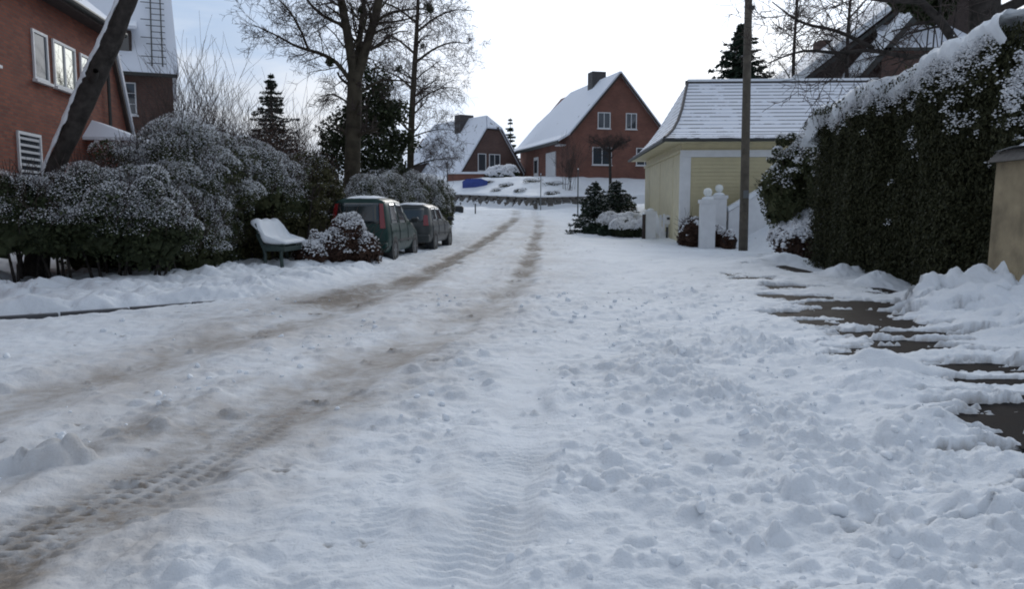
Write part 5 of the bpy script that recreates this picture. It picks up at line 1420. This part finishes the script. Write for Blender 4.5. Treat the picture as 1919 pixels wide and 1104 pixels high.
conifer('tall_conifer', 'dark tall conifer behind the garage roof, left of the wooden pole top', (15.3, 55.0, 3.5), 10.8, 4.9, 135, .05, 60, leafs=.34)

# bare trees behind the garage
for (nm, lb, x, yv, zt, sd, wd) in [('bare_tree', 'fine bare tree behind the garage, right of the tall conifer', 17.2, 50.0, 15.5, 141, 1.0), ('bare_tree', 'bare tree at the left verge of the steep dark house', 18.6, 45.5, 14.5, 142, .9)]:
    zb = float(base_z(x, yv)); lim = [([(x, yv, zb - .2), (x + .1, yv, zb + 5), (x - .1, yv, zb + 9), (x + .2, yv, zt + 2)], [.16, .12, .09, .03], 26, 2.6, .05, .3)]
    rgt = np.random.default_rng(sd)
    for k in range(8):
        z0 = rgt.uniform(6, zt - 1); a = rgt.uniform(0, 6.28); L = rgt.uniform(1.6, 3.0)
        lim.append(([(x, yv, z0), (x + math.cos(a) * L * .5, yv + math.sin(a) * L * .4, z0 + L * .5), (x + math.cos(a) * L, yv + math.sin(a) * L * .8, z0 + L * .85)], [.05, .035, .012], 14, 1.6, .05, .2))
    bare_tree(nm, lb, (x, yv, zb - .2), lim, sd, M['bark'], 3, (5, 5, 3))

# big dark tree behind the tall hedge with limbs reaching over the pavement
y = 17.0
bare_tree('old_tree', 'big dark trunk behind the tall hedge, its bare limbs reaching left', (9.75, y, .2), [
    ([(9.75, y, .2), (9.75, y, 3.0), (9.75, y, 5.2), (9.7, y, 7.0), (9.6, y, 9.5)], [.40, .34, .30, .28, .22], 6, 2.0, .0, .75),
    ([(9.6, y, 4.55), (8.9, y - .6, 4.85), (8.2, y - 1.2, 5.25), (7.4, y - 1.6, 5.65), (6.6, y - 2.0, 6.3)], [.11, .095, .08, .06, .035], 12, 1.5, .05, .2),
    ([(9.5, y, 4.75), (8.6, y - .4, 4.72), (7.7, y - .8, 4.62), (6.9, y - 1.1, 4.72), (6.2, y - 1.4, 4.55), (5.5, y - 1.5, 4.65), (4.8, y - 1.6, 4.35)], [.075, .06, .05, .042, .035, .025, .012], 20, 1.25, .12, .25),
    ([(7.0, y - 1.1, 4.72), (6.3, y - 1.0, 5.1), (5.6, y - 1.0, 5.2), (5.0, y - 1.1, 5.6)], [.045, .035, .025, .01], 14, 1.1, .08, .2),
    ([(7.7, y - 1.5, 5.5), (6.6, y - 1.8, 5.45), (5.6, y - 2.0, 5.7)], [.05, .035, .012], 14, 1.3, .14, .2),
    ([(9.9, y, 5.6), (11, y - .5, 6.2), (12, y - .8, 6.3)], [.12, .09, .04], 14, 1.5, .05, .2)],
    151, M['bark'], 3, (5, 5, 4))
bush('ivy_mass', 'dark evergreen foliage by the big trunk, high above the tall hedge', 'bush',
     [(8.55, 17.6, 6.15, .5, .5, .35), (9.1, 17.8, 6.2, .5, .5, .6)], M['leaf_dark'], 6000, .085, 0, .03, .9, 0, 152, .6, stems=4, wamp=.25)
# snow-free twigs poking through the hedge cap near the right edge

# ------------------------------------------------------------------ parked cars
def car(label, loc, head, paint_m, st, lens, estate, plate=True, snow_roof=True, seed=1):
    """local y forward, x right, origin under the rear bumper on the ground"""
    root = thing('parked_car', label, 'car', loc, -head, 'cars parked on the left pavement')
    S = st['S']           # stations x profile points -> (y, x, z)
    ns, nk = len(S), len(S[0])
    V = []; F = []
    for side in (1, -1):
        for s_ in S:
            for (yv, xv, zv) in s_: V.append((xv * side, yv, zv))
    off = ns * nk
    idx = lambda sd, i, k: sd * off + i * nk + k
    for i in range(ns - 1):
        for k in range(nk - 1):
            F.append((idx(0, i, k), idx(0, i + 1, k), idx(0, i + 1, k + 1), idx(0, i, k + 1)))
            F.append((idx(1, i, k), idx(1, i, k + 1), idx(1, i + 1, k + 1), idx(1, i + 1, k)))
    for i in (0, ns - 1):
        for k in range(nk - 1):
            q = (idx(0, i, k), idx(0, i, k + 1), idx(1, i, k + 1), idx(1, i, k))
            F.append(q if i == 0 else q[::-1])
    for i in range(ns - 1): F.append((idx(0, i, 0), idx(1, i, 0), idx(1, i + 1, 0), idx(0, i + 1, 0)))
    # merge the centre line
    W = np.array(V); key = {}; mp_ = []; V2 = []
    for v in W:
        t = tuple(np.round(v, 4)); t = (abs(t[0]) if abs(t[0]) < 1e-4 else t[0], t[1], t[2])
        if t not in key: key[t] = len(V2); V2.append(t)
        mp_.append(key[t])
    F2 = []
    for f in F:
        g = []
        for a in f:
            if mp_[a] not in g: g.append(mp_[a])
        if len(g) > 2: F2.append(tuple(g))
    body = mesh('body', V2, F2, paint_m, root, True)
    sub = body.modifiers.new('s', 'SUBSURF'); sub.levels = 2; sub.render_levels = 2
    cl = body.data.attributes.new('crease_edge', 'FLOAT', 'EDGE'); cl.data.foreach_set('value', np.full(len(body.data.edges), .80, np.float32))
    def patch(name, c, mat, inset=(.06, .06, .08, .08), push=.02, parent=root, nn=6, bulge=0.0):
        c = [np.array(p, float) for p in c]; u0, u1, v0, v1 = inset[0], 1 - inset[1], inset[2], 1 - inset[3]
        nrm = np.cross(c[1] - c[0], c[3] - c[0]); nrm /= np.linalg.norm(nrm)
        Vp = []; Fp = []
        for j in range(nn + 1):
            for i in range(nn + 1):
                u = u0 + (u1 - u0) * i / nn; v = v0 + (v1 - v0) * j / nn
                p = (c[0] * (1 - u) + c[1] * u) * (1 - v) + (c[3] * (1 - u) + c[2] * u) * v
                Vp.append(p + nrm * (push + bulge * math.sin(math.pi * i / nn) * math.sin(math.pi * j / nn)))
        for j in range(nn):
            for i in range(nn): a = j * (nn + 1) + i; Fp.append((a, a + 1, a + nn + 2, a + nn + 1))
        o = mesh(name, Vp, Fp, mat, parent, True)
        sd = o.modifiers.new('t', 'SOLIDIFY'); sd.thickness = .03; sd.offset = -1
        return o
    g = lambda i, k, sd=1: (S[i][k][1] * sd, S[i][k][0], S[i][k][2])
    kb, kt = st['kb'], st['kt']
    # rear window, side windows, windscreen
    patch('rear_window', [g(0, kb, -1), g(0, kb, 1), g(0, kt, 1), g(0, kt, -1)], M['car_glass'], (.10, .10, .04, .06), .012)
    for sd in (1, -1):
        for i in st['side']:
            c = [g(i, kb, sd), g(i + 1, kb, sd), g(i + 1, kt, sd), g(i, kt, sd)]
            if sd < 0: c = [c[1], c[0], c[3], c[2]]
            patch('side_window', c, M['car_glass'], (.06, .05, .05, .10), .006)
    wi = st['wind']
    patch('windscreen', [g(wi + 1, kt, 1), g(wi + 1, kt, -1), g(wi, kt, -1), g(wi, kt, 1)], M['car_glass'], (.05, .05, .06, .06), .01)
    for sd in (1, -1):
        # tail lights: tall lens running up the rear pillar
        lo, hi = st['lamp']
        pts = []
        def rear_pt(z, inn):
            zs = [p[2] for p in S[0]]; 
            return np.array([sd * (np.interp(z, zs, [p[1] for p in S[0]]) - inn), np.interp(z, zs, [p[0] for p in S[0]]), z])
        m = MB(); n = 7
        prev = None
        for i in range(n + 1):
            z = lo + (hi - lo) * i / n; wdt = st['lampw'] * (1 - .25 * i / n)
            a = rear_pt(z, .03) + np.array([sd * .012, .07, 0]); b = rear_pt(z, .045) + np.array([sd * .012, -.012, 0]); c = rear_pt(z, wdt) + np.array([0, -.022, 0]); d = rear_pt(z, wdt) + np.array([0, .05, 0])
            ring = [a, b, c, d]
            if prev is not None:
                m.add(prev + ring, [(0, 1, 5, 4), (1, 2, 6, 5), (2, 3, 7, 6), (3, 0, 4, 7)])
            if i in (0, n): m.add(ring, [(0, 1, 2, 3)])
            prev = ring
        m.build('tail_light', lens, root)
    # bumper, plate, wheels, mirrors
    Wd = max(p[1] for p in S[1])
    bp_ = MB(); bp_.box(-Wd * .96, Wd * .96, -.075, .16, .30, .53); b = bp_.build('bumper', st['bump'], root); bv = b.modifiers.new('b', 'BEVEL'); bv.width = .05; bv.segments = 3
    MB().box(-.26, .26, -.012 + S[0][2][0] - .02, S[0][2][0], .70, .81).build('number_plate', M['white_paint'], root)
    for sd in (1, -1):
        for yv in st['axles']:
            R_ = .305
            w_ = MB(); x1 = sd * (Wd + .005); x0 = sd * (Wd - .20)
            prof = [(.20, -.10), (.285, -.10), (R_, -.06), (R_, .06), (.285, .10), (.20, .10)]
            V = []; n = 22
            for (rr, xx) in prof: V += [(sd * (Wd - .095) + xx, yv + rr * math.cos(6.2832 * q / n), .30 + rr * math.sin(6.2832 * q / n)) for q in range(n)]
            Fw = [(j * n + q, j * n + (q + 1) % n, ((j + 1) % 6) * n + (q + 1) % n, ((j + 1) % 6) * n + q) for j in range(6) for q in range(n)]
            wh = mesh('wheel', V, Fw, M['rubber'], root, True)
            rm = MB(); rm.tube([(sd * (Wd - .12), yv, .30), (sd * (Wd - .015), yv, .30)], .205, 18)
            for q in range(6):
                a = q * math.pi / 3; rm.obox((sd * (Wd - .015), yv, .30), (0, math.cos(a), math.sin(a)), (0, -math.sin(a), math.cos(a)), (sd, 0, 0), .03, .19, -.025, .025, 0, .02)
            rm.build('rim', M['metal'], wh)
            ar = MB(); ar.tube([(sd * (Wd - .26), yv, .31), (sd * (Wd + .004), yv, .31)], .365, 24); ar.build('wheel_arch', M['plastic_black'], root)
        mi_ = MB(); k = wi; p = g(st['mir'], kb, sd); mi_.box(p[0] - .02 if sd > 0 else p[0] - .20, p[0] + .20 if sd > 0 else p[0] + .02, p[1] - .06, p[1] + .06, p[2] + .02, p[2] + .17)
        mo = mi_.build('side_mirror', M['plastic_black'], root); bv = mo.modifiers.new('b', 'BEVEL'); bv.width = .04
        # door seams and handle
        for i in st['seams']:
            a = np.array(g(i, 1, sd)); b = np.array(g(i, kb, sd)); o_ = np.array([sd * .004, 0, 0]); m_ = np.array(g(i, 2, sd))
            MB().tube([a + o_, m_ + o_, b + o_], .009, 5).build('door_seam', M['plastic_black'], root)
    for sd in (1, -1):
        MB().box(sd * (Wd - .005) - .014, sd * (Wd - .005) + .014, st['axles'][0] + .40, st['axles'][1] - .40, .52, .58).build('side_moulding', M['plastic_black'], root)
    if snow_roof:
        i0, i1 = st['roof']
        Vs = []; n = 10
        rg = np.random.default_rng(seed)
        for j in range(n + 1):
            t = j / n
            for i in range(n + 1):
                u = -1 + 2 * i / n
                ya = np.interp(t, np.linspace(0, 1, i1 - i0 + 1), [S[q][-1][0] for q in range(i0, i1 + 1)])
                zt_ = np.interp(t, np.linspace(0, 1, i1 - i0 + 1), [S[q][-1][2] for q in range(i0, i1 + 1)]); xw = np.interp(t, np.linspace(0, 1, i1 - i0 + 1), [S[q][-2][1] for q in range(i0, i1 + 1)]) + .04
                e = min(1, 4 * min(t + .05, 1 - t + .05)) * (1 - abs(u) ** 4)
                Vs.append((u * xw, ya, zt_ - .045 * abs(u) ** 2 - .008 + .055 * e + .006 * rg.normal()))
        Fs = [(j * (n + 1) + i, j * (n + 1) + i + 1, (j + 1) * (n + 1) + i + 1, (j + 1) * (n + 1) + i) for j in range(n) for i in range(n)]
        mesh('roof_snow', Vs, Fs, M['snow'], root, True)
    return root

def stations(L, W, H, belt, hood, rake, nose):
    def sec(y0, w=1.0, zb=.24): return [(y0, W * .93 * w, zb), (y0, W * w, .48), (y0, W * 1.0 * w, .80), (y0, W * .955 * w, belt)]
    rt = H - .09
    S = []
    r0 = sec(0.0, .96); r0[0] = (.06, W * .90, .26); r0[3] = (.05, W * .92, belt)
    S.append(r0 + [(rake, W * .80, rt), (rake + .04, W * .55, H - .01), (rake + .04, 0, H)])
    S.append(sec(.42) + [(.50 + rake * .5, W * .81, rt + .02), (.5 + rake * .5, W * .58, H + .01), (.5 + rake * .5, 0, H + .02)])
    S.append(sec(1.35) + [(1.30, W * .81, rt + .03), (1.3, W * .58, H + .025), (1.3, 0, H + .035)])
    S.append(sec(2.35) + [(2.05, W * .80, rt + .01), (2.05, W * .57, H), (2.05, 0, H + .01)])
    S.append(sec(L - 1.05) + [(L - 1.05, W * .78, belt + .05), (L - 1.0, W * .5, hood + .08), (L - .98, 0, hood + .10)])
    S.append([(L - .25, W * .86, .25), (L - .18, W * .93, .48), (L - .2, W * .92, .70), (L - .28, W * .86, hood - .16), (L - .30, W * .6, hood - .10), (L - .32, W * .4, hood - .08), (L - .32, 0, hood - .07)])
    S.append([(L - .06, W * .70, .28), (L, W * .74, .46), (L - .02, W * .72, .62), (L - .08, W * .68, hood - .28), (L - .14, W * .5, hood - .22), (L - .16, W * .3, hood - .20), (L - .16, 0, hood - .20)])
    return S
stA = dict(S=stations(4.1, .845, 1.70, 1.00, .98, .24, 0), kb=3, kt=4, side=[1, 2], wind=3, lamp=(.90, 1.56), lampw=.17, axles=(.78, 3.28), bump=M['paint_green'], mir=4, seams=[1, 2, 3], roof=(0, 3))
stB = dict(S=stations(4.2, .84, 1.50, .93, .90, .42, 0), kb=3, kt=4, side=[1, 2], wind=3, lamp=(.82, 1.16), lampw=.20, axles=(.80, 3.35), bump=M['paint_silver'], mir=4, seams=[1, 2, 3], roof=(0, 3))
car('dark green tall hatchback with red pillar lights, the nearer of the two parked cars', (-4.12, 21.35, float(base_z(-4, 22)) + .05), R(5.5), M['paint_green'], stA, M['lens_red'], True, seed=4)
car('dark grey hatchback with snow on its roof parked beyond the dark green car', (-3.48, 26.2, float(base_z(-3.4, 27)) + .05), R(6.5), M['paint_silver'], stB, M['lens_red'], False, seed=5)

# ------------------------------------------------------------------ bench
def bench():
    bx, by = -5.62, 18.05; z0 = zroad(bx + .2, by) - .01
    root = thing('park_bench', 'snow-covered park bench with dark legs on the left verge', 'bench', (bx, by, z0), R(-4))
    # seat faces the street (+x), length runs along y
    Lb = 1.55
    for yv in (.06, Lb - .06):
        f = MB(); f.tube([(.02, yv, -.1), (.03, yv, .25), (.0, yv, .43)], .042, 8); f.build('leg', M['bench'], root)
        f = MB(); f.tube([(.42, yv, -.1), (.40, yv, .25), (.42, yv, .42)], .042, 8); f.build('leg', M['bench'], root)
        f = MB(); f.tube([(.0, yv, .43), (.25, yv, .40), (.47, yv, .43)], .03, 8); f.build('seat_bearer', M['bench'], root)
        f = MB(); f.tube([(.0, yv, .42), (-.08, yv, .65), (-.19, yv, .95)], .03, 8); f.build('back_support', M['bench'], root)
    MB().box(.47, .50, .02, Lb - .02, .33, .44).build('added_dark_apron', M['bench'], root)  # added dark board to make the space under the seat darker
    for yv in (.02, Lb - .05): MB().prism([(.0, yv, .34), (.47, yv, .34), (.47, yv, .44), (-.02, yv, .46), (-.12, yv, .72), (-.16, yv, .72)], (0, .03, 0)).build('added_dark_end', M['bench'], root)  # dark end boards, added likewise to darken below the seat
    for i in range(5):
        x = .02 + i * .098; MB().box(x, x + .08, 0, Lb, .445 + .012 * abs(i - 2), .475 + .012 * abs(i - 2)).build('seat_slat', M['bench'], root)
    for i in range(4):
        t = .18 + i * .235; x = -.02 - .17 * t; z = .50 + .46 * t
        MB().obox((x, 0, z), (0, 1, 0), (-.33, 0, .94), (.94, 0, .33), 0, Lb, -.045, .045, .02, .045).build('back_slat', M['bench'], root)
    # thick snow: profile swept along the bench
    prof = [(.50, .47), (.53, .53), (.47, .60), (.25, .585), (.10, .60), (.03, .70), (-.05, .90), (-.10, 1.02), (-.20, 1.07), (-.31, 1.05), (-.33, .99), (-.24, .96), (-.13, .80), (-.04, .55), (.05, .50), (.25, .487)]
    n = 15; V = []
    for j in range(n):
        t = j / (n - 1); yv = -.02 + (Lb + .04) * t; e = 1 if 0 < j < n - 1 else .72
        cx = .1; cz = .66
        for (x, z) in prof:
            q = .022 * math.sin(j * 1.3 + x * 9) + .014 * math.sin(j * 2.9 + z * 11)
            V.append((cx + (x - cx) * (e if z > .56 else 1) + q * .5, yv, cz + (z - cz) * (e if z > .56 else 1) + (q if z > .56 else 0)))
    m = len(prof)
    F = [(j * m + i, j * m + (i + 1) % m, (j + 1) * m + (i + 1) % m, (j + 1) * m + i) for j in range(n - 1) for i in range(m)] + [tuple(range(m))[::-1], tuple((n - 1) * m + i for i in range(m))]
    o = mesh('snow_cover', V, F, M['snow'], root, True)
    sb = o.modifiers.new('s', 'SUBSURF'); sb.levels = 1; sb.render_levels = 1
bench()

# ------------------------------------------------------------------ loose snow clods on the road surface
def clods():
    rg = np.random.default_rng(171)
    ico_v, ico_f = [], []
    t = (1 + 5 ** .5) / 2
    bv = np.array([(-1, t, 0), (1, t, 0), (-1, -t, 0), (1, -t, 0), (0, -1, t), (0, 1, t), (0, -1, -t), (0, 1, -t), (t, 0, -1), (t, 0, 1), (-t, 0, -1), (-t, 0, 1)], float); bv /= np.linalg.norm(bv[0])
    bf = [(0, 11, 5), (0, 5, 1), (0, 1, 7), (0, 7, 10), (0, 10, 11), (1, 5, 9), (5, 11, 4), (11, 10, 2), (10, 7, 6), (7, 1, 8), (3, 9, 4), (3, 4, 2), (3, 2, 6), (3, 6, 8), (3, 8, 9), (4, 9, 5), (2, 4, 11), (6, 2, 10), (8, 6, 7), (9, 8, 1)]
    vv = list(map(tuple, bv)); cache = {}; ff = []
    def mid(a, b):
        k = (min(a, b), max(a, b))
        if k not in cache:
            m = (np.array(vv[a]) + np.array(vv[b])) / 2; vv.append(tuple(m / np.linalg.norm(m))); cache[k] = len(vv) - 1
        return cache[k]
    for a, b, c in bf:
        x, y_, z = mid(a, b), mid(b, c), mid(c, a); ff += [(a, x, z), (b, y_, x), (c, z, y_), (x, y_, z)]
    U = np.array(vv); FF = np.array(ff)
    Vs, Fs = [], []
    k = 0
    for i in range(700):
        y_ = 2.4 * math.exp(rg.uniform(0, 1.75)); x = rg.normal(1.7, 1.0) if rg.random() < .7 else rg.uniform(-5.5, 4)
        if rg.random() < .15: x = float(np.interp(y_, _ly, tM)) - .95 + rg.normal(0, .2)
        if min(abs(x - np.interp(y_, _ly, tM)) / .5, abs(x - np.interp(y_, _ly, tL)) / .45) < 1 or (abs(x - np.interp(y_, _ly, tR)) < .25 and y_ < 7): 
            if rg.random() < .85: continue
        r = .008 + .030 * rg.random() ** 2.8
        S_ = U * (1 + .55 * wob(U * 1.3 + rg.normal(0, 9, 3), 1.5)[:, None]) * r * rg.uniform(.75, 1.25, 3)
        Vs.append(S_ + np.array([x, y_, zroad(x, y_) + r * .05])); Fs.append(FF + k); k += len(U)
    mesh('snow_clods', np.concatenate(Vs), np.concatenate(Fs), M['snow'], None, True, kind='stuff')
clods()

# loose masses of leaves, twigs and flakes count as stuff inside their things
for o in bpy.data.objects:
    if o.parent and o.name.split('.')[0] in ('foliage', 'snow', 'twigs', 'branches', 'stems', 'crown', 'ivy', 'twig_ball', 'blind_slats'):
        o['kind'] = 'stuff'
